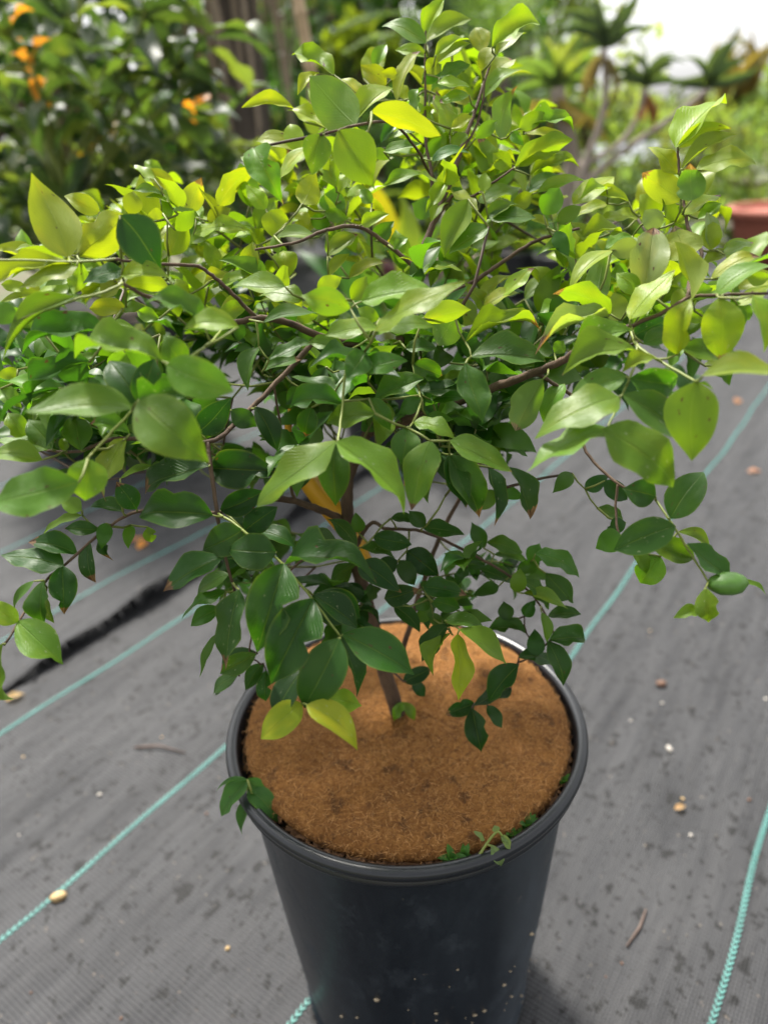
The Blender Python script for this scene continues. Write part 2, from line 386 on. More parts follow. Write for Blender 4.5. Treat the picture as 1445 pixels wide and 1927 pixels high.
# ================================================================== the shrub
def leaf_mesh(name, prof, arch, fold, wave, twist, tipdrop=0.0, nw=2, ph=0.0, nl=None, mat=None, asym=0.0, bite=None):
    ss = [0, .03, .08, .15, .24, .34, .45, .56, .66, .75, .83, .90, .95, .98, 1]; vv = [-1, -.55, 0, .55, 1]; v = []; uv = []; f = []
    for i, s in enumerate(ss):
        h = float(np.interp(s, prof[0], prof[1])); z0 = arch*4*s*(1-s) - tipdrop*max(0, s-.7)**2*6
        for j, u in enumerate(vv):
            hb = h*(1-bite[1]*math.exp(-((s-bite[0])/.07)**2)*(1 if u*bite[2] > 0 else 0)) if bite else h
            y = u*hb + (asym*math.sin(s*math.pi*1.5))
            z = z0 + fold*abs(u)*h*1.0 - fold*.25*(u*u)*h + wave*math.sin(2*math.pi*nw*s+ph+(0 if u > 0 else 1.3))*u*u*h + twist*u*h*(s-.35)
            v.append((s, y, z)); uv.append((s, .5+.5*u))
    n = len(vv)
    for i in range(len(ss)-1):
        for j in range(n-1): f.append((i*n+j, (i+1)*n+j, (i+1)*n+j+1, i*n+j+1))
    return mesh(name, v, f, mat or M_LEAF, uv=uv)
SS = [0, .05, .13, .24, .36, .48, .60, .72, .83, .92, .97, 1]
PROF = [(SS, [.02, .15, .30, .43, .495, .5, .455, .36, .225, .095, .04, .003]),       # ovate, pointed
        (SS, [.02, .18, .34, .45, .495, .5, .475, .41, .29, .14, .06, .004]),      # broad elliptic
        (SS, [.02, .12, .25, .38, .46, .5, .475, .375, .215, .075, .03, .003]),    # acuminate
        (SS, [.02, .20, .37, .47, .5, .48, .42, .325, .205, .095, .042, .003])]    # wide base
rs = random.Random(3); LEAVES = []
for i in range(24):
    LEAVES.append(leaf_mesh('leaf', PROF[i % 4], rs.uniform(-.03, .15), rs.uniform(.06, .38), rs.uniform(.03, .14), rs.uniform(-.35, .35), rs.uniform(-.12, .24), rs.choice((1, 1.5, 2)), rs.uniform(0, 6), asym=rs.uniform(-.05, .05)))
for i in range(8): LEAVES.append(leaf_mesh('leaf', PROF[i % 4], rs.uniform(.0, .15), rs.uniform(.2, .6), rs.uniform(.05, .2), rs.uniform(-.4, .4), rs.uniform(-.1, .28), 1.5, rs.uniform(0, 6), bite=(rs.uniform(.35, .85), rs.uniform(.3, .7), rs.choice((-1, 1)))))
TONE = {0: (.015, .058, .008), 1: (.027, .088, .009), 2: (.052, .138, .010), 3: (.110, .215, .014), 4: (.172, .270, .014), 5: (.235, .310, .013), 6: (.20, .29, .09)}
LD = []   # (base px, tip px, width px, tone, depth, flags)
def D0(x, y): return float(np.interp(y, [0, 300, 600, 900, 1100, 1300], [.565, .545, .525, .54, .565, .61]))
def R(ox, oy, sc, text):
    for line in text.strip().split(';'):
        q = line.split()
        if len(q) < 6: continue
        a = [float(k) for k in q[:5]]; t = int(q[5]); d = float(q[6])/100 if len(q) > 6 and q[6] != '-' else None
        LD.append((ox+a[0]/sc, oy+a[1]/sc, ox+a[2]/sc, oy+a[3]/sc, a[4]/sc, t, d, q[7] if len(q) > 7 else ''))
# bx by tx ty width tone depth(cm) flags: u underside to camera, b burnt tip
R(0, 0, 3.01, '''385 1440 215 1035 240 5 42 u;560 1200 375 1115 95 4 46;450 1440 715 1230 200 5 44 u;690 1230 905 1500 230 0 41;985 1110 862 965 110 5;870 1010 768 935 45 4 - b;1060 1200 1135 1020 120 5 - ub;
740 1215 760 1090 105 4;920 1105 770 1085 40 4;950 1235 930 1120 55 3;920 1210 845 1215 60 5;960 1440 1050 1250 130 5 - u;1110 1330 1400 1290 70 5;1180 1250 1300 1180 80 5;1260 1150 1440 960 95 5 - u;1000 1300 1100 1200 90 5''')
R(400, 0, 3.01, '''1205 190 1305 5 78 4;1200 240 975 145 85 3;1215 235 1445 85 80 3;1215 320 1045 290 60 5;1270 310 1440 225 55 4;1250 380 1445 255 75 4;680 420 465 290 95 5;600 420 487 525 50 4;860 440 960 270 115 4;920 390 985 260 65 3;
980 480 855 375 100 5;800 700 560 450 230 3 45 u;850 570 740 450 75 5;810 690 1010 510 95 4 46;915 640 1260 765 115 5 44 u;1050 560 1160 300 65 4 - b;1040 420 960 410 60 5;1220 420 1270 330 90 5;1190 470 1290 370 85 2;1290 440 1445 375 65 2;
1280 470 1445 500 50 4;450 615 185 605 60 4;650 720 440 610 80 5;490 850 440 710 105 5;480 850 265 790 80 5;620 770 560 975 155 4 44;720 750 900 1025 235 3 42;880 760 890 1050 110 2 43;240 850 380 1115 175 3 44;530 840 395 1000 65 4;
40 1160 230 960 105 5 - u;510 1150 590 990 135 5 - u;700 1060 640 920 110 4;680 1200 690 1075 140 2 - u;720 1090 790 990 55 5;760 1110 865 1065 45 5;520 1310 500 1200 90 4;560 1240 660 1270 80 2;640 1200 760 1240 75 2;350 1340 350 1190 145 5;
350 1340 370 1445 62 2;360 1350 590 1340 65 3;660 1445 805 1320 85 4 - b;850 1270 990 1215 75 4;920 1360 1020 1260 95 2;1030 1410 1100 1345 48 3;1240 1210 1135 1150 120 2 - u;1440 1140 1310 1430 140 2 47;1420 1140 1250 1040 75 4;
1340 720 1250 550 85 5 - b;1445 540 1290 580 55 4 - b;1170 660 1240 610 55 5;1160 710 1000 770 55 4;1040 700 960 800 55 2;980 860 1170 830 55 2;1160 640 1180 500 55 3;1050 600 1150 610 55 3;1360 740 1445 650 75 5;1200 880 1290 790 75 3;
1190 990 975 1060 55 3;1250 910 1445 860 55 2;1350 820 1440 760 60 3;300 1180 200 1060 90 5;640 1000 700 900 90 4;430 1250 330 1200 70 4;1100 560 1050 480 70 4;900 1150 840 1080 70 3;1000 900 900 850 60 3''')
R(800, 0, 2.24, '''245 220 215 110 82 5;290 195 470 85 85 5 52;300 230 420 150 48 4;240 300 270 200 62 4;245 350 370 245 78 4 - b;245 415 385 300 52 3;320 580 370 380 92 2 - ub;75 420 205 430 58 5;100 560 45 400 62 4 - b;110 540 195 490 42 5;
160 480 240 430 48 2;215 580 300 510 55 2;400 540 500 475 62 5;425 545 620 530 58 3;430 560 580 555 28 5 - b;365 560 410 610 42 2;290 740 225 580 88 4 - b;360 710 290 650 72 5;385 700 610 600 75 5 - u;400 700 555 650 32 5 - b;240 805 255 735 52 3;
165 850 50 775 62 3;260 960 110 1060 75 2 47;230 850 390 785 52 2;265 920 380 855 52 2;270 915 450 925 58 2;370 870 450 820 62 5 - b;440 920 520 945 32 5;430 810 570 740 55 2;450 740 640 690 58 3;480 810 670 770 52 3;500 900 560 800 92 2;
550 980 600 1075 62 2;560 940 650 870 62 2;630 860 785 760 75 4;850 850 685 825 42 4;890 915 715 950 48 5;820 980 650 1015 48 4;870 1000 760 1050 48 4;620 1060 740 1065 42 5;870 1050 785 1060 72 2;760 860 640 910 42 4;
1062 615 1245 415 102 4 46;1070 615 1270 540 58 5 46 u;1085 710 1300 575 45 3 46;1150 715 1385 675 72 4 45;1060 730 950 620 68 4 47;1070 840 925 735 112 4 47 ub;1120 840 1115 705 112 2 45 ub;985 900 905 830 92 4 49;1090 900 1235 815 48 4 46 b;
1050 930 1000 830 52 3 48;1150 920 1245 855 52 4 47 b;1050 940 1110 910 42 4 48;985 960 930 890 78 6 48;1090 1090 1060 955 150 5 45 ub;1200 1040 1190 900 62 6 46;1200 1050 1210 940 75 4 46 b;1260 1060 1370 1020 38 4 46 b;700 1010 600 940 50 3;760 800 660 830 35 4''')
R(850, 400, 2.4286, '''880 345 920 90 160 6 45 b;855 370 760 280 82 3 45;850 160 725 170 85 6 48;820 480 1010 290 98 4 43;1090 390 1020 150 82 4 42 u;720 180 545 350 62 3 48;660 390 700 200 108 3 49 u;715 460 485 355 92 5 46 ub;770 490 740 375 98 5 46 u;
700 480 405 595 62 6 46 b;815 545 560 640 112 3 42;830 635 525 715 118 3 41;785 750 560 830 108 3 40;750 850 410 1030 165 3 39;695 990 375 1190 112 3 39;700 1000 1015 1230 200 3 38;790 840 1040 1040 150 2 39;820 760 1020 790 122 2 40;1115 785 1085 1105 220 3 37;
930 670 785 720 62 4 40;835 560 980 490 102 1 44;880 600 1050 570 75 2 43;1030 640 1075 410 112 5 41;1030 610 1000 700 62 3 42;1050 620 1220 660 92 3 42;1220 400 1240 660 172 3 40 b;1280 400 1300 560 75 2 42;1160 745 1500 735 98 4 36;1375 390 1420 620 88 4 39;
1220 370 1445 240 82 3 41;1190 300 1390 200 68 4 44 b;1150 240 1280 190 52 3 46;1250 190 1365 130 48 4 45 b;1090 380 1185 345 72 3 44;1010 450 1050 350 62 3 44;340 395 500 300 62 2 60;720 100 580 130 48 4;820 110 700 160 52 3;540 210 680 180 52 4;480 100 510 240 72 2;
140 400 280 290 52 5;230 375 360 250 58 5 - b;150 440 300 370 52 5;155 440 60 330 62 5;110 500 0 410 112 4 - u;75 590 390 510 58 4 48 b;100 660 405 680 112 2 47;65 700 135 935 132 2 45;410 770 300 980 132 3 46 ub;510 790 420 940 82 3 48;470 640 510 590 62 3 47;
440 680 370 715 52 3;0 1050 245 1190 102 3 44;150 1060 330 1110 52 2;1160 700 1330 690 60 4 44;1150 480 1050 460 60 3 45;1240 690 1180 600 50 2 44;1310 420 1445 330 60 4 42;1350 300 1445 300 60 4 43''')
R(0, 400, 3.01, '''390 295 -30 385 75 4 41;430 310 140 430 92 3 41;460 290 420 450 112 5 43 u;690 330 490 400 92 1 43;700 355 945 370 98 4 42;720 410 960 440 112 4 44 u;150 440 20 410 62 5 44;280 480 20 510 42 4 44;70 620 -20 520 122 3 40;410 490 40 800 92 2 40;
240 660 480 620 52 4 44;590 680 135 750 132 2 43;710 545 525 545 92 5 45;700 545 820 535 58 3 45;590 670 760 655 48 3;900 840 440 770 142 3 37;1150 640 855 490 122 2 39;1340 650 1060 650 112 4 38;1040 850 930 710 152 3 39;960 870 1300 1010 212 3 36;780 1080 640 850 182 1 40;
790 1070 870 850 152 1 40;800 1060 1110 1000 182 2 39;730 1110 190 1140 168 3 37;800 1080 1150 1390 300 3 36;500 850 160 1040 102 2 43;100 890 0 930 62 4 46;100 960 250 950 82 5 46;10 1000 110 1090 92 4 47;290 1335 170 1170 132 2 45;150 1290 50 1140 112 3 46;270 1340 -10 1300 72 3 45;
230 1400 -40 1370 122 3 43;460 1340 420 1150 152 2 44;730 1250 520 1190 102 3 43 b;370 1350 360 1280 52 4 45;1130 1240 1300 1070 152 0 48;1310 380 1160 400 62 5;1240 340 1170 170 92 4;1380 340 1445 190 102 4;1260 415 1445 370 62 3;1250 600 1400 510 92 5;900 600 780 560 82 4;
1100 530 1000 450 70 4;1060 470 1000 380 70 4;560 780 480 860 60 3 46;430 860 560 820 50 3 45;300 560 200 600 60 4 46''')
R(400, 400, 3.01, '''400 420 110 410 102 3 43;510 490 280 480 92 3 44;770 540 520 470 152 3 41;600 440 720 370 92 5 45;790 490 870 370 92 5 45;860 500 1240 440 142 3 41;940 660 1410 430 112 4 40;1200 600 1445 560 122 5 46 u;1370 600 1280 740 162 2 48 u;930 660 660 700 92 4 43;940 600 830 550 82 3 44;
930 690 1230 650 92 4 43;300 620 570 570 72 2 45;480 610 590 580 62 5;750 790 560 730 82 3 45;860 790 770 935 142 2 42;840 870 1085 830 112 2 42;690 1000 450 910 72 2 45;725 1080 445 1090 132 2 44;910 1140 655 1180 132 3 43;890 1060 1005 1220 102 2 44;930 1060 1180 950 112 2 47;
1180 1060 1060 1130 92 2 46;1180 1010 1400 990 82 1 47;1240 1060 1420 1050 82 2 48;1140 860 1290 920 112 2 47;1145 1190 1360 1260 82 3 45;1220 1160 1350 1170 72 2 47;110 1120 240 1210 112 1 47;250 1110 370 1330 122 0 47;560 1110 520 1260 112 2 46 b;260 770 200 990 92 2 46;290 900 490 840 72 2 47 b;
330 830 560 730 72 2 46;280 810 400 730 62 3;1100 770 1270 770 72 2;980 770 1090 760 92 3;1300 690 1445 680 38 3;780 370 980 290 62 5 - b;660 350 760 235 62 5 - b;420 370 400 220 142 5;180 340 230 180 102 4;120 380 -10 370 62 5;230 500 130 490 62 5;200 500 40 610 82 5;
1180 340 1340 300 52 2;1240 420 1370 290 55 2;640 880 560 1000 80 1 48;500 1000 420 1080 80 1 49;720 900 800 1000 70 1 49''')
R(0, 800, 3.01, '''430 330 -10 460 240 3 37;500 200 490 410 200 4 38;710 90 580 410 112 4 43 b;1170 240 820 350 132 1 46 b;1190 510 800 500 200 1 45;770 470 670 330 122 1 47 b;690 490 520 450 72 1 47;460 515 255 610 42 3 47;555 590 380 590 82 1 47;430 730 185 660 112 1 47 b;350 795 40 750 142 1 46;
355 805 365 1050 142 1 46 b;510 670 530 875 78 1 47 b;600 560 580 690 82 2 47;625 580 625 755 52 1 48 b;740 570 730 690 62 3 50;840 580 860 660 72 3 50;250 890 245 1120 112 2 45;265 950 300 1110 62 3 46;190 890 85 1040 38 2 45;110 1120 345 1340 192 3 43;100 1110 -60 1010 112 4 43;
20 1250 40 1550 112 3 42;460 480 360 430 92 3 46;690 300 870 230 38 3 48;1260 750 960 940 142 1 45 b;1290 850 1120 970 72 2 47;1270 950 1035 1080 62 2 47;1245 1040 1090 1130 92 2 48;1245 1190 1150 1410 42 2 47;1445 1300 1260 1400 112 2 55;1345 1420 1210 1520 72 2 55''')
R(380, 800, 2.89, '''715 100 315 410 152 3 40;745 105 1105 425 162 3 40;725 110 720 415 165 2 43;60 235 390 250 202 0 47;110 460 330 370 132 0 48;240 570 400 450 132 0 48;215 575 15 680 172 1 45;395 690 150 680 192 1 44;470 760 910 800 152 1 45;440 770 310 1205 250 1 43;200 910 155 1300 147 1 45 b;
595 960 390 1380 260 1 43;740 1175 570 1520 222 1 42;780 1145 1125 1345 202 1 43;610 930 830 1100 122 0 46;640 920 840 1050 200 0 48;755 1170 840 1460 112 0 46;560 1320 410 1580 132 0 43;535 1520 335 1690 152 5 42;580 1530 840 1734 142 5 41;700 1490 860 1520 122 4 45;850 580 840 480 72 2 55;
835 660 690 510 82 1 53;745 690 530 600 112 0 51 u;320 580 500 660 92 1 50;940 610 1125 650 102 1 54;870 670 1045 730 62 2 54;1030 510 1155 530 52 1 55;1210 550 1130 470 82 1 54;1210 560 1410 600 82 1 54;1120 690 1280 810 132 0 55;1060 740 950 780 92 0 55;860 760 1070 890 132 0 52;
1080 740 1150 860 92 1 54;1000 940 1170 900 112 0 53 b;1210 880 1425 920 112 1 53 b;1260 960 1400 990 92 2 53;1230 950 1170 1000 72 2 54;1050 990 1180 1110 82 1 54;1250 1000 1170 1060 72 2 54;1310 1080 1230 1030 62 2 54;1330 1090 1190 1270 112 1 52;1350 1140 1250 1340 72 4 52;1390 1150 1410 1470 102 5 50;
1310 1060 1445 1075 72 2 53;1240 100 1150 440 175 3 43 b;1110 20 1095 205 152 2 44;1300 160 1220 400 62 2 45;1350 170 1440 420 122 1 45;1090 160 1100 320 62 1 46 b;1100 1390 1240 1330 82 0 60 b;1150 1400 1210 1470 62 0 60;1085 1510 1045 1600 58 3 65;1090 1510 1150 1600 52 3 65;
290 1240 115 1340 92 1 56 b;330 1300 240 1430 82 1 57;350 1340 345 1495 82 1 57;195 1360 65 1460 72 1 56''')
R(780, 800, 2.173, '''145 130 255 365 122 1 45 b;300 180 325 395 62 0 46 b;390 180 465 370 72 1 46 b;360 260 440 300 52 2;330 270 270 340 62 3;980 290 860 260 112 1 44;1050 375 1170 195 132 2 43;1055 415 830 500 132 1 42;970 490 1130 540 92 3 44;840 450 750 500 92 2 46;1000 540 925 640 112 3 46;900 510 950 600 52 4 46;
1080 440 1200 500 42 4 45;1120 490 1290 630 82 2 43;1330 640 1430 690 18 3 43;1190 670 1200 800 92 4 42;1160 755 1065 785 52 4 42;280 500 240 405 62 1 57;300 480 430 520 62 2 57;470 560 510 490 72 2 57;500 530 670 605 72 2 56;330 530 460 555 38 2 57;420 600 505 565 58 2 57;420 680 430 595 62 3 55;
440 640 540 745 52 2 55;450 690 615 745 52 3 55;540 610 640 720 92 1 56;215 560 290 560 62 1 57;270 590 400 650 62 1 57;340 660 240 690 52 1 57;550 780 670 770 48 1 56;555 880 695 870 78 1 55;500 940 490 840 68 1 56;545 890 605 1055 78 1 55;430 950 570 985 52 1 56;520 770 545 880 42 3 55;450 850 300 840 62 1 57;
380 800 365 725 62 1 57;450 780 490 720 52 1 57;190 840 365 965 82 4 50;130 800 285 835 58 2 51;420 985 310 1120 92 0 54;390 1080 250 1150 62 0 57;240 1140 135 1180 62 0 58 b;235 1165 270 1325 92 0 57;300 1150 355 1230 48 0 58 b;640 200 570 270 62 2 54;700 260 790 210 62 1 54;780 230 860 300 72 1 53;750 340 850 380 52 2 54;860 400 790 420 62 1 52''')

def place(bx, by, tx, ty, w, t, d, fl, rnd):
    ex, ey = tx-bx, ty-by; bx, by, tx, ty, w = bx-.04*ex, by-.04*ey, tx+.08*ex, ty+.08*ey, w*1.08
    d = d if d else D0((bx+tx)/2, (by+ty)/2) + rnd.uniform(-.025, .03)
    L0 = math.hypot(tx-bx, ty-by)*d/FPX
    dz = rnd.uniform(-.30, .30)*L0
    b = P(bx, by, d); e = P(tx, ty, d+dz)
    ax = (e-b); L = ax.length; ax.normalize()
    vw = (CAM - (b+e)/2).normalized()
    s0 = ax.cross(vw).normalized(); n0 = s0.cross(ax).normalized()         # n0 faces the camera
    wa = w*d/FPX; wt = max(wa, min(.52*L, wa*1.55)); th = math.acos(max(-1, min(1, wa/wt)))
    best = None
    for sg in (1, -1):
        n = n0*math.cos(th) + s0*math.sin(th)*sg
        for flip in (1, -1):
            m = n*flip; sc = m.z + (.55*m.dot(n0) if 'u' not in fl else -1.2*m.dot(n0)) 
            if best is None or sc > best[0]: best = (sc, m)
    n = best[1]; sd = n.cross(ax).normalized()
    return b, ax, sd, n, L, wt
def leaf_matrix(b, ax, sd, n, L, wt):
    m = Matrix.Identity(4)
    for i in range(3):
        m[i][0] = ax[i]*L; m[i][1] = sd[i]*wt; m[i][2] = n[i]*L; m[i][3] = b[i]
    return m
def tone_col(t, r):
    c = TONE[t]; k = r.uniform(.82, 1.2); h = r.uniform(-.10, .12)
    return (c[0]*k*(1+h*1.6), c[1]*k, c[2]*k)

shrub = thing('shrub', 'small bushy shrub with glossy green leaves growing in the black pot', 'shrub', (0, .004, .355))
SH = shrub.location
def trace(pts): return [(P(x, y, d)) for x, y, d in pts]
SK = []  # skeleton sample points
def limb(name, pts, r0, r1, mat, samp=True, bump=.16):
    p = [Vector(q) for q in spline(trace(pts), 6)]; n = len(p)
    rad = [.86*(r0+(r1-r0)*(i/(n-1))) for i in range(n)]
    q = [a + Vector((random.gauss(0, 1), random.gauss(0, 1), random.gauss(0, 1)))*min(.0004, r1*.2) for a in p]; q[0] = p[0]; q[-1] = p[-1]
    v, f = tube([a-SH for a in q], rad, 8, True, bump)
    if samp: SK.extend(p)
    return obj(name, mesh(name, v, f, mat), shrub)
tb = trace([(748, 1345, .66)])[0]
limb('trunk', [(756, 1362, .668), (748, 1340, .66), (720, 1250, .64), (697, 1160, .618), (668, 1050, .592), (655, 970, .575), (656, 900, .566), (690, 815, .556), (740, 690, .547), (770, 560, .541), (795, 470, .541), (832, 380, .543), (868, 280, .547), (900, 190, .553), (926, 105, .556)], .0082, .0009, M_BARK)
B = lambda pts, r0, r1, m=M_BARK: limb('branch', pts, r0, r1, m)
B([(648, 980, .577), (590, 955, .56), (520, 938, .54), (460, 955, .51), (408, 965, .475)], .0036, .0016)
B([(556, 946, .55), (548, 918, .545), (535, 860, .53), (528, 800, .52), (515, 720, .51)], .0016, .0009)
B([(690, 815, .556), (790, 782, .54), (870, 752, .52), (940, 725, .495), (1010, 700, .475), (1075, 668, .455), (1130, 640, .445), (1186, 614, .435)], .0046, .0018)
B([(1010, 703, .475), (1045, 725, .48), (1076, 746, .485), (1095, 800, .485), (1102, 850, .48), (1162, 910, .465), (1231, 938, .445)], .0016, .001)
B([(1162, 910, .465), (1158, 960, .465), (1165, 1010, .46), (1190, 1040, .455)], .001, .0007)
B([(770, 590, .541), (830, 560, .55), (887, 532, .55), (950, 490, .545), (1010, 453, .54), (1090, 430, .53)], .0026, .0011)
B([(782, 505, .541), (735, 465, .535), (676, 427, .525), (615, 433, .51), (560, 455, .50), (480, 470, .49)], .0022, .0009)
B([(812, 430, .542), (850, 370, .54), (878, 375, .535), (925, 345, .53), (965, 317, .53)], .0018, .0008)
B([(742, 690, .547), (685, 655, .525), (600, 632, .50), (540, 606, .48), (483, 599, .465), (430, 605, .455), (340, 575, .44), (280, 560, .425), (232, 533, .41)], .0036, .001)
B([(672, 1025, .59), (686, 998, .58), (704, 983, .57), (728, 995, .565), (795, 1000, .56), (880, 1039, .565), (960, 1085, .565), (1010, 1130, .56), (1045, 1200, .56)], .0022, .0008)
B([(757, 1225, .66), (785, 1130, .645), (812, 1050, .63), (840, 985, .62), (868, 931, .61), (905, 870, .59), (950, 830, .57)], .003, .0014)
B([(390, 832, .465), (400, 900, .462), (410, 972, .46), (425, 1050, .465), (442, 1112, .47)], .0018, .0010)
B([(408, 965, .475), (330, 962, .475), (259, 963, .475), (199, 996, .472), (120, 1066, .465), (83, 1099, .455), (10, 1212, .43)], .0014, .0008)
B([(600, 632, .50), (520, 720, .49), (450, 790, .48), (390, 832, .465), (240, 825, .455), (186, 835, .45), (150, 850, .45), (90, 848, .455)], .0022, .0009)
B([(483, 599, .465), (430, 545, .455), (395, 516, .45), (365, 500, .445), (279, 496, .425), (216, 488, .415)], .0016, .001)
B([(1186, 614, .435), (1253, 585, .43), (1295, 560, .428), (1344, 556, .42), (1445, 552, .405)], .0014, .0009)
B([(1295, 560, .43), (1298, 520, .445), (1320, 478, .455), (1295, 430, .46), (1287, 384, .465), (1278, 330, .465), (1275, 277, .465)], .0016, .0009)
B([(868, 285, .547), (895, 240, .552), (908, 190, .553), (912, 150, .55)], .0012, .0007)
B([(815, 430, .545), (812, 330, .55), (800, 260, .553), (800, 170, .555), (800, 100, .555), (801, 58, .555)], .0018, .0006)
B([(810, 335, .55), (790, 290, .52), (750, 240, .48), (706, 229, .45), (612, 252, .44)], .0012, .0009)
B([(612, 1030, .55), (560, 1060, .545), (500, 1130, .55), (470, 1220, .56), (490, 1250, .565)], .0012, .0007)
B([(1045, 1200, .56), (990, 1240, .565), (965, 1255, .56), (920, 1310, .575), (890, 1325, .58)], .001, .0007)
G = lambda pts, r0=.0011, r1=.0009: limb('green_stem', pts, r0*.8, r1*.75, M_STEM, bump=.1)
G([(410, 966, .46), (456, 997, .45), (536, 1066, .44), (588, 1129, .433), (640, 1198, .43)], .0013, .001)
G([(190, 836, .45), (163, 865, .39), (215, 810, .383), (262, 759, .385)])
G([(279, 496, .425), (216, 488, .415), (133, 493, .41), (60, 490, .405), (-40, 489, .40)])
G([(232, 533, .41), (190, 552, .40), (143, 563, .40), (85, 585, .395), (27, 603, .40)])
G([(430, 605, .455), (402, 639, .40), (370, 664, .38), (332, 689, .37)])
G([(1186, 614, .435), (1198, 650, .42), (1245, 682, .405), (1309, 719, .385)], .0015, .001)
G([(1198, 650, .42), (1194, 688, .41), (1168, 748, .40), (1142, 808, .39)], .0013, .0009)
G([(1231, 938, .445), (1263, 984, .43), (1300, 1044, .43), (1332, 1094, .425)])
G([(656, 660, .46), (650, 700, .44), (644, 770, .43), (636, 835, .41)], .0013, .001)
G([(700, 620, .47), (690, 640, .45), (656, 660, .46)])
G([(815, 1165, .54), (838, 1180, .53), (852, 1195, .52)])
# ---- leaf placement
rnd = random.Random(11); ITEMS = []; ATT = []
for (bx, by, tx, ty, w, t, d, fl) in LD:
    b, ax, sd, n, L, wt = place(bx, by, tx, ty, w, t, d, fl, rnd)
    big = L/((b-CAM).dot(C_F))*min(1, wt/L*2)
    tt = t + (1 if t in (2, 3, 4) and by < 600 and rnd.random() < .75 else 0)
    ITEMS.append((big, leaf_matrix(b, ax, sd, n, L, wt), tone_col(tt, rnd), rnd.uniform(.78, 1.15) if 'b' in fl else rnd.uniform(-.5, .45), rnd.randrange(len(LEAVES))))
    ATT.append(b)
# ---- twigs with opposite leaves filling the depth of the crown
DENSE = [(-60, 560), (60, 400), (250, 340), (420, 345), (480, 290), (560, 170), (620, 130), (760, 100), (820, 60), (930, 70), (990, 150), (1040, 250), (1030, 340), (1150, 370), (1230, 330), (1300, 300), (1380, 360), (1445, 480), (1500, 620), (1250, 780), (1000, 830), (960, 930), (760, 900), (640, 780), (500, 860), (420, 920), (120, 880), (-60, 860)]
LOW = [(700, 1020), (880, 985), (1000, 1040), (1075, 1095), (1075, 1200), (960, 1215), (800, 1140)]
def inside(p, poly):
    x, y = p; r = False; j = len(poly)-1
    for i in range(len(poly)):
        xi, yi = poly[i]; xj, yj = poly[j]
        if (yi > y) != (yj > y) and x < (xj-xi)*(y-yi)/(yj-yi)+xi: r = not r
        j = i
    return r
FTW = []
def filler(poly, count, dlo, dhi, seed, lsc=1.0):
    r = random.Random(seed); k = 0; xs = [p[0] for p in poly]; ys = [p[1] for p in poly]
    while k < count:
        x, y = r.uniform(min(xs), max(xs)), r.uniform(min(ys), max(ys))
        if not inside((x, y), poly): continue
        p = P(x, y, D0(x, y)+r.uniform(dlo, dhi)); ctr = Vector((0, .02, .50))
        o = (p-ctr); o.z *= .5; o = (o.normalized() + Vector((r.gauss(0, .5), r.gauss(0, .5), r.gauss(.25, .4)))).normalized()
        n = r.randint(3, 4); step = r.uniform(.013, .019); pts = [p]; q = p.copy(); dr = o.copy()
        for i in range(n):
            dr = (dr + Vector((r.gauss(0, .15), r.gauss(0, .15), r.gauss(-.05, .12)))).normalized(); q = q+dr*step; pts.append(q.copy())
        if not inside(proj(q+dr*.025), poly): continue
        k += 1
        FTW.append(pts); ATT.append(p)
        s = dr.cross(Vector((0, 0, 1))); s = s.normalized() if s.length > .1 else Vector((1, 0, 0))
        for i in range(1, n+1):
            s2 = (s*math.cos(1.4*i)+dr.cross(s)*math.sin(1.4*i)*.5).normalized()
            for sg in ((1, -1) if i < n else (1, -1, 0)):
                a = (s2*sg + dr*(.75 if sg else 1.0) + Vector((0, 0, r.gauss(-.12, .25)))).normalized(); L = r.uniform(.024, .041)*lsc
                nn = (Vector((0, 0, 1)) + Vector((r.gauss(0, .4), r.gauss(0, .4), 0))); nn = (nn - a*nn.dot(a)).normalized()
                yy = y - 20*i*dr.z
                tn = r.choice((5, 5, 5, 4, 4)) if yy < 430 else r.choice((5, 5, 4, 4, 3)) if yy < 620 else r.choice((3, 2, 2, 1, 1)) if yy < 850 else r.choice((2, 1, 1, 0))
                b = pts[i]
                wt = L*r.uniform(.42, .56)
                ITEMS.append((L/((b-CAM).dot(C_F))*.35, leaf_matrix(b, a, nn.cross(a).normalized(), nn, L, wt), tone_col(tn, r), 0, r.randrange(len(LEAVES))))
filler(DENSE, 165, .015, .17, 5); filler(LOW, 6, .01, .07, 6, .75)
filler([(330, 860), (520, 840), (590, 960), (680, 1080), (560, 1130), (400, 1090)], 9, .02, .10, 14, .95); filler([(520, 680), (760, 660), (990, 720), (980, 940), (860, 960), (700, 880), (560, 900)], 18, -.02, .08, 15); filler([(0, 620), (330, 600), (480, 700), (420, 880), (60, 920), (-30, 800)], 16, -.05, .05, 16)
filler([(560, 1130), (640, 1090), (700, 1120), (690, 1180), (600, 1190)], 2, .02, .05, 8)
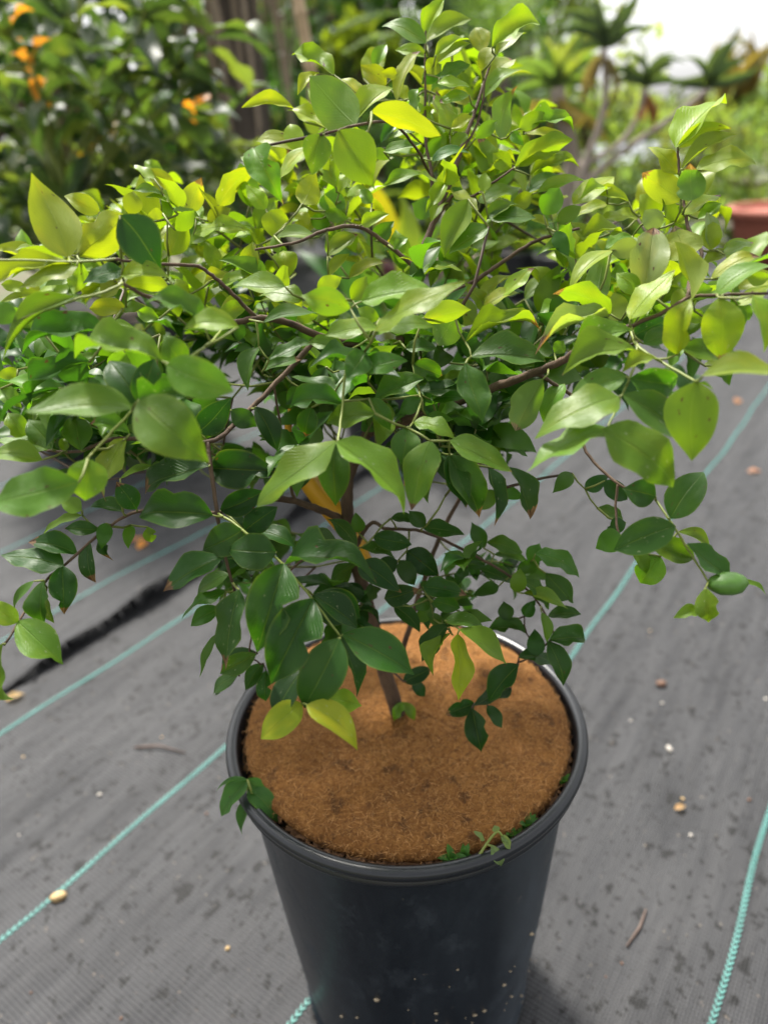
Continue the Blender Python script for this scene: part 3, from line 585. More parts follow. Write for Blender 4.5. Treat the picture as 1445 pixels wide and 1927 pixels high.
# ---- twig network joining every leaf base to the limbs
A = np.array([list(p) for p in SK]); T = np.array([list(p) for p in ATT]); todo = list(range(len(T))); tw = MB()
best = np.full(len(T), 9.); par = np.zeros((len(T), 3))
for i in range(len(T)):
    d = np.linalg.norm(A-T[i], axis=1); k = d.argmin(); best[i] = d[k]; par[i] = A[k]
done = np.zeros(len(T), bool)
for _ in range(len(T)):
    i = int(np.where(done, 99, best).argmin()); done[i] = True; a, b = Vector(par[i]), Vector(T[i])
    L = (b-a).length
    if L > .0015:
        m = (a+b)/2 + Vector((random.gauss(0, .05), random.gauss(0, .05), random.gauss(-.04, .05)))*L
        g = (.20, .24, .045, 1) if L < .04 and b.z > .5 else (.075, .040, .022, 1)
        r = .0006+.0007*min(1, L/.08); tw.add(*tube([p-SH for p in (a, m, b)], [r*1.15, r, r*.8], 5), g)
        for q in (m,):
            d = np.linalg.norm(T-np.array(q), axis=1); u = (d < best) & ~done; best[u] = d[u]; par[u] = np.array(q)
    d = np.linalg.norm(T-T[i], axis=1); u = (d < best) & ~done; best[u] = d[u]; par[u] = T[i]
for pts in FTW: tw.add(*tube([p-SH for p in pts], [.0010-.0005*i/len(pts) for i in range(len(pts))], 5), (.16, .17, .04, 1))
TN = NT('twig'); ta = TN.n('Attribute', attribute_name='tone'); tno = TN.noise(200, 3, .6, TN.coord()); TN.set(Base_Color=TN.mix(tno, ta.outputs['Color'], TN.mix(1.0, ta.outputs['Color'], (.5, .5, .5), 'MULTIPLY')), Roughness=.6)
obj('twigs', tw.mesh('twigs', TN.m), shrub, kind='stuff')
ITEMS.sort(key=lambda t: -t[0])
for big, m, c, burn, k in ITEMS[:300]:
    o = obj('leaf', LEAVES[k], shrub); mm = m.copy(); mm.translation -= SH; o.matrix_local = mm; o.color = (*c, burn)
def join_leaves(items, meshes, off):
    V = []; F = []; Cc = []; U = []; n = 0
    for m, c, al, k in items:
        me = meshes[k]; co = np.empty(len(me.vertices)*3); me.vertices.foreach_get('co', co); co = co.reshape(-1, 3)
        mm = np.array(m); V.append(co@mm[:3, :3].T+mm[:3, 3]-np.array(off)); F += [tuple(i+n for i in p.vertices) for p in me.polygons]
        Cc.append(np.tile((*c, al), (len(co), 1))); n += len(co)
    return np.concatenate(V), F, np.concatenate(Cc)
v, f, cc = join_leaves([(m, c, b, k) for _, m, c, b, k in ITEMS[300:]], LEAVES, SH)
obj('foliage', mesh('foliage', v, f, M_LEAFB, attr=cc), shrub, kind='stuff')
# rolled green leaf ball at a twig end
rb = MB(); c = P(1368, 1098, .425); rb.add(*blob((0, 0, 0), .011, (1.05, .7, .58), 14, 9, .05)); o = obj('rolled_leaf', rb.mesh('rolled_leaf', simple('rolled_leaf', (.07, .17, .02), .4, .4, 80, .4)), shrub, c-SH)
o['label'] = 'leaf rolled into a small green ball'
# ---- yellow tag
YN = simple('yellow_plastic', (.72, .36, .012), .4, .08, 12, .05)
pts = [Vector(q) for q in spline(trace([(548, 770, .60), (543, 810, .60), (560, 860, .605), (590, 915, .61), (636, 972, .615), (665, 1010, .618), (690, 1056, .62)]), 6)]
v = []; f = []; n = len(pts)
for i, p in enumerate(pts):
    t = (pts[min(i+1, n-1)]-pts[max(i-1, 0)]).normalized(); vw = (CAM-p).normalized(); s = t.cross(vw).normalized(); s = (s+vw*.5*math.sin(i*.12)).normalized(); u = s.cross(t)
    w = .0085*(1 if 2 < i < n-3 else .75)
    w *= np.interp(i/n, [0, .3, .42, .65, 1], [.35, .4, 1.2, 1.1, .8])
    for a, b in ((-w, 0), (0, .0012), (w, 0), (0, -.0002)): v.append(p+s*a+u*b)
for i in range(n-1):
    for k in range(4): k2 = (k+1) % 4; f.append((i*4+k, i*4+k2, (i+1)*4+k2, (i+1)*4+k))
f += [(3, 2, 1, 0), tuple((n-1)*4+k for k in range(4))]
tagv = pts[0]; tag(obj('plant_tag', mesh('plant_tag', [p-tagv for p in v], f, YN), None, tagv), 'curved orange yellow plastic strap tag hanging beside the shrub trunk', 'plant tag')

# ================================================================== things behind the shrub
def long_leaf(name, arch, fold, wave, tw): return leaf_mesh(name, (SS, [.06, .14, .27, .40, .47, .5, .48, .41, .29, .14, .06, .004]), arch, fold, wave, tw, .15, 1.5, random.random()*6)
LONG = [long_leaf('leaf', random.uniform(.05, .16), random.uniform(.15, .4), random.uniform(.05, .18), random.uniform(-.3, .3)) for _ in range(8)]
def black_pot(name, label, cx, cy, r, h, mat=None, group=None, rim=True):
    t = thing(name, label, 'plant pot', (cx, cy, .006), group); m = mat or M_POT
    obj('pot_body', mesh('pot_body', *lathe([(0, .005), (r*.76, 0), (r*.78, .01), (r*.95, h*.92), (r*.95, h*.97), (r*.9, h*.97), (r*.74, .03), (0, .03)], 48), m), t)
    obj('rim', mesh('rim', *lathe([(r*.95, h*.9), (r, h*.905), (r*1.01, h*.95), (r, h), (r*.93, h), (r*.92, h*.92), (r*.95, h*.9)], 48), m), t)
    s = MB(); s.add([(r*.9*math.cos(a*math.pi/16), r*.9*math.sin(a*math.pi/16), h*.88) for a in range(32)], [tuple(range(32))]); obj('soil', s.mesh('soil', SN.m, False), t)
    return t
M_DARKP = simple('black_plastic', (.016, .017, .02), .42, .3, 20, .1)
M_TERRA = simple('terracotta', (.33, .10, .065), .75, .2, 12, .3)
M_MAROON = simple('maroon_plastic', (.12, .035, .04), .5, .2, 12, .1)
M_GREYP = simple('grey_plastic', (.19, .21, .25), .4, .2, 12, .1)
M_CREAM = simple('cream_plastic', (.50, .42, .30), .5, .2, 12, .1)
def branch_part(root, pts, r0, r1, name='branch', mat=None):
    o = root.location; p = [Vector(q) for q in spline(pts, 4)]; n = len(p)
    return obj(name, mesh(name, *tube([q-o for q in p], [r0+(r1-r0)*i/(n-1) for i in range(n)], 7, True, .2), mat or M_BARK), root)
def leaf_part(root, meshes, b, ax, nn, L, wd, c, burn=0.0, r=random):
    nn = (nn-ax*nn.dot(ax)).normalized(); o = obj('leaf', r.choice(meshes), root); m = leaf_matrix(b-root.location, ax, nn.cross(ax).normalized(), nn, L, wd); o.matrix_local = m; o.color = (*c, burn); return o
# --- broad-leaved bush with orange young leaves in its big pot
pb = PZ(195, 880, 0); BX, BY = pb.x, pb.y+.23
black_pot('plant_pot', 'wide black plastic tub under the bush with orange young leaves', BX, BY, .30, .40, M_DARKP)
bush = thing('broadleaf_bush', 'tall bush with long drooping leaves and orange young leaf tips', 'bush', (BX, BY, .36))
r = random.Random(21); cc0 = PY(190, 260, BY-CAM.y)
branch_part(bush, [(BX, BY, .34), (BX+.03, BY, .6), (BX-.05, BY+.02, .9), tuple(PY(150, 60, BY-CAM.y)), tuple(PY(130, -120, BY-CAM.y))], .016, .006, 'trunk', M_STEM)
tips = [(18, 45, 1), (60, 110, 1), (75, 150, 1), (365, 195, 1), (210, 245, 2), (162, 290, 2), (130, 20, 0), (300, 60, 0), (330, 130, 0), (240, 120, 0), (420, 240, 0), (400, 290, 0), (90, 230, 0), (20, 200, 0), (20, 330, 0), (120, 370, 0), (260, 330, 0), (330, 260, 0), (200, 60, 0), (180, 160, 0), (60, 10, 0), (-20, 120, 0), (-30, 270, 0), (280, 200, 0), (40, 420, 0), (340, 380, 0), (180, 430, 0), (440, 330, 0), (260, -10, 0), (-40, 400, 0), (380, 20, 0), (230, 400, 0)]
for px, py, kd in tips:
    tip = PY(px, py, BY-CAM.y+r.uniform(-.30, .28)); mid = Vector((BX, BY, 0))*.55+tip*.45; mid.z = tip.z*.6+.62*.4-.02
    branch_part(bush, [(BX+r.uniform(-.03, .03), BY, .40+.3*r.random()+max(0, (tip.z-.8)*.5)), tuple(mid), tuple(tip-Vector((0, 0, .05))), tuple(tip)], .006, .0028, 'branch', M_STEM)
    n = r.randint(8, 9)
    for i in range(n):
        a = 2*math.pi*(i*.382)+r.uniform(-.3, .3); el = r.uniform(-.75, .25) if i < n-2 else r.uniform(.3, .9)
        young = kd and i >= (n-3)
        ax = Vector((math.cos(a)*math.cos(el), math.sin(a)*math.cos(el), math.sin(el))); b = tip-Vector((0, 0, .012*(n-i)*r.uniform(.5, 1.2)))
        L = r.uniform(.13, .185)*(.5 if young else 1); k = r.uniform(.7, 1.3)
        col = ((.50*k, .19*k, .05) if kd == 1 else (.55*k, .33*k, .04)) if young else r.choice(((.052, .090, .034), (.040, .072, .034), (.080, .125, .042), (.13, .17, .055), (.046, .080, .040)))
        leaf_part(bush, LONG, b, ax, Vector((r.gauss(0, .3), r.gauss(0, .3), 1)), L, L*r.uniform(.28, .36), tuple(c*k for c in col) if not young else col, r.uniform(-.4, .6), r)
# --- potted plant right behind the trunk
p2 = PZ(735, 868, 0); X2, Y2 = p2.x, p2.y+.12
black_pot('plant_pot', 'small black nursery pot standing behind the shrub trunk', X2, Y2, .15, .27, M_DARKP)
pl2 = thing('potted_plant', 'potted plant with large yellowing strap leaves behind the shrub', 'plant', (X2, Y2, .24)); dd = Y2-CAM.y
for i, (x0, y0, x1, y1, w, c) in enumerate([(690, 330, 762, 500, .05, (.42, .36, .02)), (735, 600, 700, 300, .05, (.12, .22, .03)), (720, 620, 640, 420, .05, (.05, .14, .03)), (740, 600, 560, 470, .05, (.05, .14, .03)), (540, 310, 500, 270, .05, (.50, .20, .03)), (745, 600, 830, 420, .05, (.10, .2, .03)), (750, 610, 900, 520, .045, (.05, .15, .03)), (730, 600, 600, 600, .05, (.04, .12, .03)), (745, 640, 860, 640, .045, (.05, .13, .03)), (735, 610, 760, 360, .04, (.2, .27, .04))]):
    dq = dd+r.uniform(-.1, .1); a, b = PY(x0, y0, dq), PY(x1, y1, dq+r.uniform(-.06, .06)); ax = b-a; L = ax.length; ax.normalize()
    if i in (0, 4): branch_part(pl2, [(X2, Y2, .23), (X2, Y2, .5), tuple(a*.6+Vector((X2, Y2, .5))*.4), tuple(a)], .004, .002, 'leaf_stalk', M_STEM)
    elif (a-Vector((X2, Y2, a.z))).length > .005 or True: branch_part(pl2, [(X2, Y2, .23), tuple((a+Vector((X2, Y2, .23)))/2), tuple(a)], .004, .002, 'leaf_stalk', M_STEM)
    leaf_part(pl2, LONG, a, ax, (CAM-a).normalized()+Vector((r.gauss(0, .5), 0, .5)), L, w*1.2, c, .2, r)
# --- row of pots farther back
def rosette(root, ctr, n, L, wd, cols, el0, el1, rr, curve=.25, name='leaf'):
    for i in range(n):
        a = 2*math.pi*i*.382+rr.uniform(-.2, .2); el = rr.uniform(el0, el1); ax = Vector((math.cos(a)*math.cos(el), math.sin(a)*math.cos(el), math.sin(el)))
        c = rr.choice(cols); l = L*rr.uniform(.75, 1.15)
        o = leaf_part(root, STRAP, ctr, ax, Vector((0, 0, 1))+ax*.01, l, wd, c, -.5, rr); o.name = name
STRAP = [leaf_mesh('leaf', (SS, [.42, .47, .5, .49, .46, .42, .37, .30, .22, .13, .07, .004]), a, .5, .03, 0, t) for a, t in ((.10, .2), (.16, .35), (.04, .1), (-.06, -.2))]
rows = [(1075, 600, .16, .27, M_DARKP, 'shiny black nursery pot behind the right branches', 'dark leafy plant in the shiny black pot'), (812, 520, .16, .24, M_TERRA, 'round terracotta pot seen through the crown beside the trunk', 'spiky green plant in the terracotta pot'),
        (700, 540, .19, .30, M_GREYP, 'blue grey plastic pot seen through the crown', 'green strap leaved plant in the blue grey pot'), (758, 575, .13, .20, M_MAROON, 'dark maroon pot between grey and terracotta pots', 'low green plant in the maroon pot'),
        (860, 560, .13, .2, M_CREAM, 'cream coloured pot behind the shrub', 'low plant in the cream pot'), (985, 570, .15, .24, M_DARKP, 'black nursery pot next to the shiny one', 'bushy plant in the second black pot'), (460, 560, .18, .28, M_DARKP, 'black pot right of the wide tub', 'green plant in the pot right of the wide tub'), (1190, 560, .14, .2, M_DARKP, 'black pot farther right in the row', 'pale green plant in the rightmost pot of the row')]
for px, py, rr_, hh, mt, lb, pl in rows:
    q = PZ(px, py, 0); black_pot('plant_pot', lb, q.x, q.y+rr_, rr_, hh, mt)
    t = thing('potted_plant', pl, 'plant', (q.x, q.y+rr_, hh*.88)); rosette(t, Vector((q.x, q.y+rr_, hh*.88)), r.randint(14, 20), r.uniform(.2, .34), .035, [(.06, .15, .04), (.10, .2, .05), (.04, .11, .04), (.16, .22, .05)], .2, 1.3, r)
# --- terracotta trough on the right
q = PY(1480, 470, 4.6); t = thing('terracotta_planter', 'large red terracotta planter with thick rim', 'planter', (q.x, q.y, 0)); hz = PY(1400, 392, 4.6).z; rw = .36
obj('planter_body', mesh('planter_body', *lathe([(0, .01), (rw*.74, .0), (rw*.93, hz*.85), (rw*.93, hz*.9), (rw*.86, hz*.9), (0, hz*.88)], 48), M_TERRA), t)
obj('rim', mesh('rim', *lathe([(rw*.92, hz*.83), (rw*1.0, hz*.84), (rw*1.03, hz*.95), (rw*1.01, hz), (rw*.94, hz), (rw*.9, hz*.86), (rw*.92, hz*.83)], 48), M_TERRA), t)
pq = thing('potted_plant', 'wispy grey green grass in front of the red planter', 'plant', (PZ(1385, 500, 0).x, PZ(1385, 500, 0).y, 0)); rosette(pq, Vector(pq.location), 16, .32, .02, [(.12, .18, .07), (.16, .2, .09)], .5, 1.4, r)
# --- bamboo stake
a, b = PY(548, -80, 2.9), PY(601, 230, 2.9); dv = (b-a); foot = a+dv*((.0-a.z)/dv.z); M_BAM = simple('bamboo', (.50, .36, .22), .6, .25, 30, .3)
t = thing('bamboo_stake', 'thin tan bamboo stake leaning behind the crown top', 'stake', tuple(foot)); bm = MB()
for i in range(9):
    u0, u1 = i/9, (i+1)/9; A_, B_ = foot+(a-foot)*u0, foot+(a-foot)*u1
    bm.add(*tube([x-foot for x in (A_, A_+(B_-A_)*.04, A_+(B_-A_)*.08, B_-(B_-A_)*.04, B_)], [.024, .020, .0195, .0195, .023], 10))
obj('cane', bm.mesh('cane', M_BAM), t)
# --- trees and shrubs of the garden behind
def crown_tree(name, label, cat, px, py, rx, ry, dist, cols, n=2200, ls=.10, clumps=26, seed=0, trunk=.08, group=None, aspect=.42, lift=None):
    rr = np.random.default_rng(seed); ctr = PY(px, py, dist); sc = dist/FPX/ .95; RX, RZ_ = rx*sc, ry*sc; RYd = min(RX, dist*.3)*.9
    t = thing(name, label, cat, (ctr.x, ctr.y, 0), group); lo = t.location; rp_ = random.Random(seed)
    top = ctr.z
    branch_part(t, [(ctr.x, ctr.y, -.02), (ctr.x+rp_.uniform(-.1, .1), ctr.y, max(.1, top*.45)), (ctr.x, ctr.y, max(.2, top))], trunk, trunk*.45, 'trunk')
    cl = []
    while len(cl) < clumps:
        u = rr.uniform(-1, 1, 3)
        if .25 < np.linalg.norm(u) < 1: cl.append(u*np.array([RX, RYd, RZ_]))
    for c in cl[:7]: branch_part(t, [(ctr.x, ctr.y, max(.1, top*.5)), (ctr.x+c[0]*.5, ctr.y+c[1]*.5, max(.15, top+c[2]*.3-.1)), (ctr.x+c[0], ctr.y+c[1], max(.05, top+c[2]))], trunk*.45, trunk*.12)
    cl = np.array(cl); rad = rr.uniform(.22, .42, clumps); which = rr.integers(0, clumps, n); off = rr.normal(0, 1, (n, 3)); off /= np.linalg.norm(off, axis=1)[:, None]; off *= rr.random((n, 1))**.45
    pos = cl[which] + off*(rad[which][:, None])*np.array([RX, RYd, RZ_]) + np.array(ctr)
    pos[:, 2] = np.maximum(pos[:, 2], .04)
    d = rr.normal(0, 1, (n, 3)); d[:, 2] -= .35; d /= np.linalg.norm(d, axis=1)[:, None]; nn = rr.normal(0, .5, (n, 3))+np.array([0, 0, 1]); s = np.cross(nn, d); s /= np.linalg.norm(s, axis=1)[:, None]+1e-9; nn = np.cross(d, s)
    L = ls*rr.uniform(.6, 1.3, (n, 1)); w = L*aspect*.5
    b = pos-np.array(lo); V = np.stack([b, b+d*L*.45+s*w+nn*L*.08, b+d*L*.5+nn*-.03*L, b+d*L*.45-s*w+nn*L*.08, b+d*L], 1).reshape(-1, 3)
    F = [(5*i, 5*i+1, 5*i+4, 5*i+2) for i in range(n)]+[(5*i, 5*i+2, 5*i+4, 5*i+3) for i in range(n)]
    cs = np.array(cols)[(rr.integers(0, len(cols), clumps))[which]]*rr.uniform(.65, 1.35, (n, 1)); A4 = np.repeat(np.concatenate([cs, np.zeros((n, 1))], 1), 5, 0)
    obj('crown', mesh('crown', V, F, M_FAR, False, attr=A4), t, kind='stuff'); return t
DK = [(.02, .055, .018), (.03, .075, .02), (.045, .10, .03)]; MD = [(.06, .13, .035), (.08, .16, .04), (.045, .11, .03)]; LT_HAZE = [(.28, .37, .12), (.34, .40, .15), (.22, .31, .11)]; OL = [(.16, .18, .07), (.20, .21, .09), (.12, .14, .06)]  # light greens are paled: bright background haze is put into the leaf colour
crown_tree('dark_tree', 'dark evergreen tree behind the bamboo stake', 'tree', 740, 0, 200, 160, 7.5, DK+MD[:1], 2200, .18, 34, 1, .12)
crown_tree('dark_tree', 'dark tree directly behind the orange tipped bush', 'tree', 90, 150, 260, 330, 4.6, DK, 2600, .17, 36, 2, .10)
crown_tree('lime_shrub', 'bright lime green shrub below the dark evergreen tree', 'shrub', 680, 95, 60, 45, 6.5, [(.24, .33, .03), (.3, .36, .04)], 500, .12, 10, 3, .03)
crown_tree('olive_shrub', 'olive green shrub left of the bamboo stake base', 'shrub', 500, 360, 110, 100, 5.9, OL+LT_HAZE[:1], 1300, .10, 24, 4, .04)
crown_tree('green_shrub', 'mid green shrub behind the crown of the potted shrub', 'shrub', 680, 330, 170, 150, 6.0, MD+DK, 2400, .11, 28, 5, .05)
crown_tree('green_shrub', 'dark green shrub behind the pale pots', 'shrub', 900, 330, 150, 140, 6.4, MD, 2200, .11, 26, 6, .05)
crown_tree('light_tree', 'pale green tree above the red planter', 'tree', 1420, 320, 150, 85, 8.5, LT_HAZE, 2200, .12, 30, 7, .05)
crown_tree('light_tree', 'light green tree left of the tree aloe stem', 'tree', 1180, 400, 140, 80, 8.0, LT_HAZE+MD, 2200, .12, 26, 8, .05)
crown_tree('feathery_tree', 'tall feathery tree behind the strap leaved plant', 'tree', 1000, 60, 90, 130, 9.0, LT_HAZE, 700, .17, 20, 9, .07)
crown_tree('dark_tree', 'dark tree hanging over the palm trunk', 'tree', 560, 0, 110, 90, 8.5, DK+OL, 700, .16, 20, 10, .1)
for i, (px, py, rx, ry, di) in enumerate([(1300, 232, 130, 34, 26), (1450, 220, 120, 60, 24), (1150, 240, 130, 60, 28), (960, 210, 150, 110, 22), (780, 200, 160, 130, 20), (560, 210, 170, 130, 19), (330, 220, 190, 150, 21), (80, 220, 200, 170, 20), (1600, 200, 150, 90, 22), (-150, 200, 200, 180, 18)]):
    crown_tree('distant_tree', ['hazy pale tree on the skyline left of the dry palm', 'hazy pale tree on the skyline right of the dry palm', 'hazy tree on the skyline behind the grey roof', 'distant tree behind the feathery tree', 'distant tree behind the lime shrub', 'distant tree behind the bamboo stake', 'distant tree behind the palm trunk', 'distant tree behind the orange tipped bush', 'distant tree past the red planter', 'distant tree past the orange tipped bush'][i], 'tree', px, py, rx, ry, di, LT_HAZE+OL if px > 900 else MD+DK, 1300, .5, 22, 30+i, .15, 'trees along the garden skyline')
crown_tree('airy_tree', 'thin airy pale tree behind the tree aloe', 'tree', 1120, 150, 95, 165, 7.0, LT_HAZE+OL, 620, .11, 26, 50, .035)
crown_tree('airy_tree', 'thin airy pale tree near the dry palm', 'tree', 1330, 270, 110, 75, 7.6, LT_HAZE+OL, 900, .10, 22, 51, .03)
# --- palm with a skirt of dead fronds
pt = PY(440, 120, 5.6); palm = thing('palm_tree', 'palm trunk with hanging brown dead fronds', 'palm tree', (pt.x, pt.y, 0)); M_DEAD = simple('dead_frond', (.33, .26, .19), .85, .45, 25, .3); M_PT = simple('palm_trunk', (.10, .08, .065), .9, .5, 14, .8, dist=.02)
obj('trunk', mesh('trunk', *tube([(0, 0, -.02), (.02, 0, .8), (0, .02, 1.6), (.03, 0, 2.6)], [.24, .19, .18, .19], 14, True, .2), M_PT), palm)
rr = random.Random(5)
for i in range(64):
    a = rr.uniform(0, 2*math.pi); rad = rr.uniform(.16, .5); z0 = rr.uniform(2.0, 2.7); L = rr.uniform(.7, 1.6); x, y = math.cos(a), math.sin(a); w = rr.uniform(.012, .03)
    pts = [Vector((x*.16, y*.16, z0)), Vector((x*rad*.8, y*rad*.8, z0-.1)), Vector((x*rad, y*rad, z0-L*.5)), Vector((x*rad*.9+rr.gauss(0, .05), y*rad*.9, max(.15, z0-L)))]
    pts = [Vector(q) for q in spline(pts, 4)]; mbx = MB(); sd = Vector((-y, x, 0)); vv = []
    for k, p in enumerate(pts): ww = w*(1-.5*k/len(pts)); vv += [p-sd*ww, p+Vector((x, y, 0))*.006, p+sd*ww]
    ff = []
    for k in range(len(pts)-1): ff += [(3*k, 3*k+1, 3*k+4, 3*k+3), (3*k+1, 3*k+2, 3*k+5, 3*k+4)]
    obj('dead_frond', mesh('dead_frond', vv, ff, M_DEAD), palm)
def frond(root, b, dr, L, col, rr, droop=.5, nl=26, lw=.018, ll=.28):
    V = []; F = []; p = Vector(b); d = dr.normalized(); step = L/nl; spine = [p.copy()]; lo = root.location
    for i in range(nl):
        d = (d+Vector((0, 0, -droop/nl))).normalized(); p = p+d*step; spine.append(p.copy())
        if i > 2:
            s = d.cross(Vector((0, 0, 1))).normalized(); l = ll*math.sin(math.pi*(.12+.83*i/nl))
            for sg in (1, -1):
                e = (s*sg*.85+d*.55+Vector((0, 0, .12-.25*rr.random()))).normalized(); w = d*lw*.5; q = p+e*l*.5+Vector((0, 0, .02)); n0 = len(V)
                V += [p-w-lo, p+w-lo, q+w-lo, q-w-lo, p+e*l-Vector((0, 0, .06*l))-lo]; F += [(n0, n0+1, n0+2, n0+3), (n0+3, n0+2, n0+4)]
    tv, tf = tube([q-lo for q in spine], [.009-.006*i/nl for i in range(nl+1)], 5); n0 = len(V); V += tv; F += [tuple(k+n0 for k in f_) for f_ in tf]
    obj('frond', mesh('frond', V, F, M_FAR, False, attr=[(*col, 0)]*len(V)), root)
top = Vector((pt.x, pt.y, 2.6))
for i in range(13):
    a = 2*math.pi*i*.382; el = rr.uniform(-.1, .9); frond(palm, top, Vector((math.cos(a)*math.cos(el), math.sin(a)*math.cos(el), math.sin(el))), rr.uniform(1.2, 1.7), rr.choice([(.05, .11, .035), (.08, .14, .04), (.04, .09, .03)]), rr, 1.3)
# second, younger palm to the right of the stake
pt = PY(930, 180, 6.2); pm2 = thing('palm_tree', 'green feather palm behind the top of the potted shrub', 'palm tree', (pt.x, pt.y, 0)); obj('trunk', mesh('trunk', *tube([(0, 0, -.02), (.02, 0, .6), (0, 0, 1.25)], [.14, .11, .10], 12, True, .2), M_PT), pm2)
for i in range(16):
    a = 2*math.pi*i*.382; el = rr.uniform(.1, 1.2); frond(pm2, Vector((pt.x, pt.y, 1.2)), Vector((math.cos(a)*math.cos(el), math.sin(a)*math.cos(el), math.sin(el))), rr.uniform(.9, 1.4), rr.choice([(.12, .19, .07), (.15, .22, .08), (.09, .15, .06)]), rr, 1.2, 24, .016, .24)
# --- strap-leaved plant with grey stem, and the tree aloe
M_GSTEM = simple('grey_stem', (.30, .25, .21), .85, .4, 40, .5)
ds = 4.4; c1 = PY(1048, 165, ds); sp_l = thing('strap_plant', 'strap leaved plant on a grey stem left of the tree aloe', 'plant', (c1.x, c1.y, 0))
branch_part(sp_l, [(c1.x+.05, c1.y, -.02), (c1.x+.08, c1.y, .5), tuple(PY(1075, 300, ds)), tuple(c1)], .05, .04, 'stem', M_GSTEM)
rosette(sp_l, c1, 18, .30, .026, [(.18, .28, .10), (.22, .32, .12), (.14, .23, .09), (.28, .34, .12)], -.3, 1.3, r)
rosette(sp_l, c1-Vector((0, 0, .12)), 10, .40, .03, [(.26, .2, .1), (.14, .2, .07), (.3, .22, .1)], -1.0, .1, r)
da = 4.0; base = PZ(1120, 560, 0); base.y = CAM.y+da; base = Vector((PY(1080, 430, da).x, CAM.y+da, 0))
al = thing('tree_aloe', 'branching tree aloe with spiky rosettes against the white sky', 'tree aloe', tuple(base))
k1, k2, k3 = PY(1135, 92, da), PY(1213, 165, da), PY(1332, 168, da)
branch_part(al, [(base.x, base.y, -.02), (base.x, base.y, .4), tuple(PY(1090, 380, da)), tuple(PY(1100, 300, da))], .03, .022, 'trunk', M_GSTEM)
branch_part(al, [tuple(PY(1100, 310, da)), tuple(PY(1130, 230, da)), tuple(PY(1140, 160, da)), tuple(k1)], .017, .016, 'branch', M_GSTEM)
branch_part(al, [tuple(PY(1100, 310, da)), tuple(PY(1165, 270, da)), tuple(PY(1200, 220, da)), tuple(k2)], .015, .015, 'branch', M_GSTEM)
branch_part(al, [tuple(PY(1095, 350, da)), tuple(PY(1170, 285, da)), tuple(PY(1260, 225, da)), tuple(k3)], .018, .015, 'branch', M_GSTEM)
ALO = [(.09, .14, .075), (.12, .17, .09), (.07, .11, .06)]  # greens darkened and dulled: backlit silhouette put into the colour
for kk, n, L in ((k1, 15, .30), (k2, 14, .24), (k3, 15, .26)):
    rosette(al, kk, n-4, L, .0125, ALO, -.1, 1.1, r)
    for i in range(7):
        a = r.uniform(0, 6.28); ax = Vector((math.cos(a)*.45, math.sin(a)*.45, -.9)).normalized(); o = leaf_part(al, STRAP, kk-Vector((0, 0, .03*r.random()+.03)), ax, Vector((math.cos(a), math.sin(a), .4)), r.uniform(.10, .20), .016, (.24, .18, .13) if kk is not k2 else (.30, .13, .08), 0, r); o.name = 'dead_leaf'
# --- dry palm head far off and grey roofed shed
dp = PY(1375, 210, 14); t = thing('dry_palm', 'distant palm with a dry brown head against the sky', 'palm tree', (dp.x, dp.y, 0)); obj('trunk', mesh('trunk', *tube([(0, 0, -.02), (0, 0, dp.z)], [.16, .14], 10, True, .1), M_PT), t)
for i in range(26):
    a = 2*math.pi*i*.382; el = r.uniform(.75, 1.5); ax = Vector((math.cos(a)*math.cos(el), math.sin(a)*math.cos(el), math.sin(el))); o = leaf_part(t, STRAP, Vector((dp.x, dp.y, dp.z)), ax, Vector((ax.y, -ax.x, .3)), r.uniform(.8, 1.35), .10, (.20, .15, .09), 0, r); o.name = 'dry_frond'
for i in range(10):
    a = 2*math.pi*i*.382; el = r.uniform(-.4, .3); ax = Vector((math.cos(a)*math.cos(el), math.sin(a)*math.cos(el), math.sin(el))); o = leaf_part(t, STRAP, Vector((dp.x, dp.y, dp.z)), ax, Vector((0, 0, 1)), r.uniform(.5, .9), .10, (.16, .24, .06), 0, r); o.name = 'green_frond'
hb = PY(1215, 330, 18); hx, hy = hb.x, hb.y; zr = PY(1215, 268, 18).z; ze = PY(1215, 322, 18).z
sh = thing('shed', 'small shed with grey pitched roof beyond the tree aloe', 'shed', (hx, hy, 0)); M_WALL = simple('shed_wall', (.30, .16, .13), .8, .2, 6, .2); M_ROOF = simple('shed_roof', (.26, .28, .32), .5, .15, 8, .2)
bxv = lambda x0, x1, y0, y1, z0, z1: ([(x, y, z) for z in (z0, z1) for x, y in ((x0, y0), (x1, y0), (x1, y1), (x0, y1))], [(3, 2, 1, 0), (4, 5, 6, 7), (0, 1, 5, 4), (1, 2, 6, 5), (2, 3, 7, 6), (3, 0, 4, 7)])
obj('wall', mesh('wall', *bxv(-1.0, 1.3, -1, 1.5, -.02, ze), M_WALL, False), sh)
obj('roof', mesh('roof', [(-1.2, -1.2, ze-.05), (1.5, -1.2, ze-.05), (1.5, 1.7, ze-.05), (-1.2, 1.7, ze-.05), (-1.2, .25, zr), (1.5, .25, zr)], [(0, 1, 5, 4), (2, 3, 4, 5), (0, 4, 3), (1, 2, 5), (3, 2, 1, 0)], M_ROOF, False), sh)
obj('door', mesh('door', *bxv(-.1, .6, -1.05, -1.003, 0, ze*.85), simple('shed_door', (.3, .2, .15), .7), False), sh)

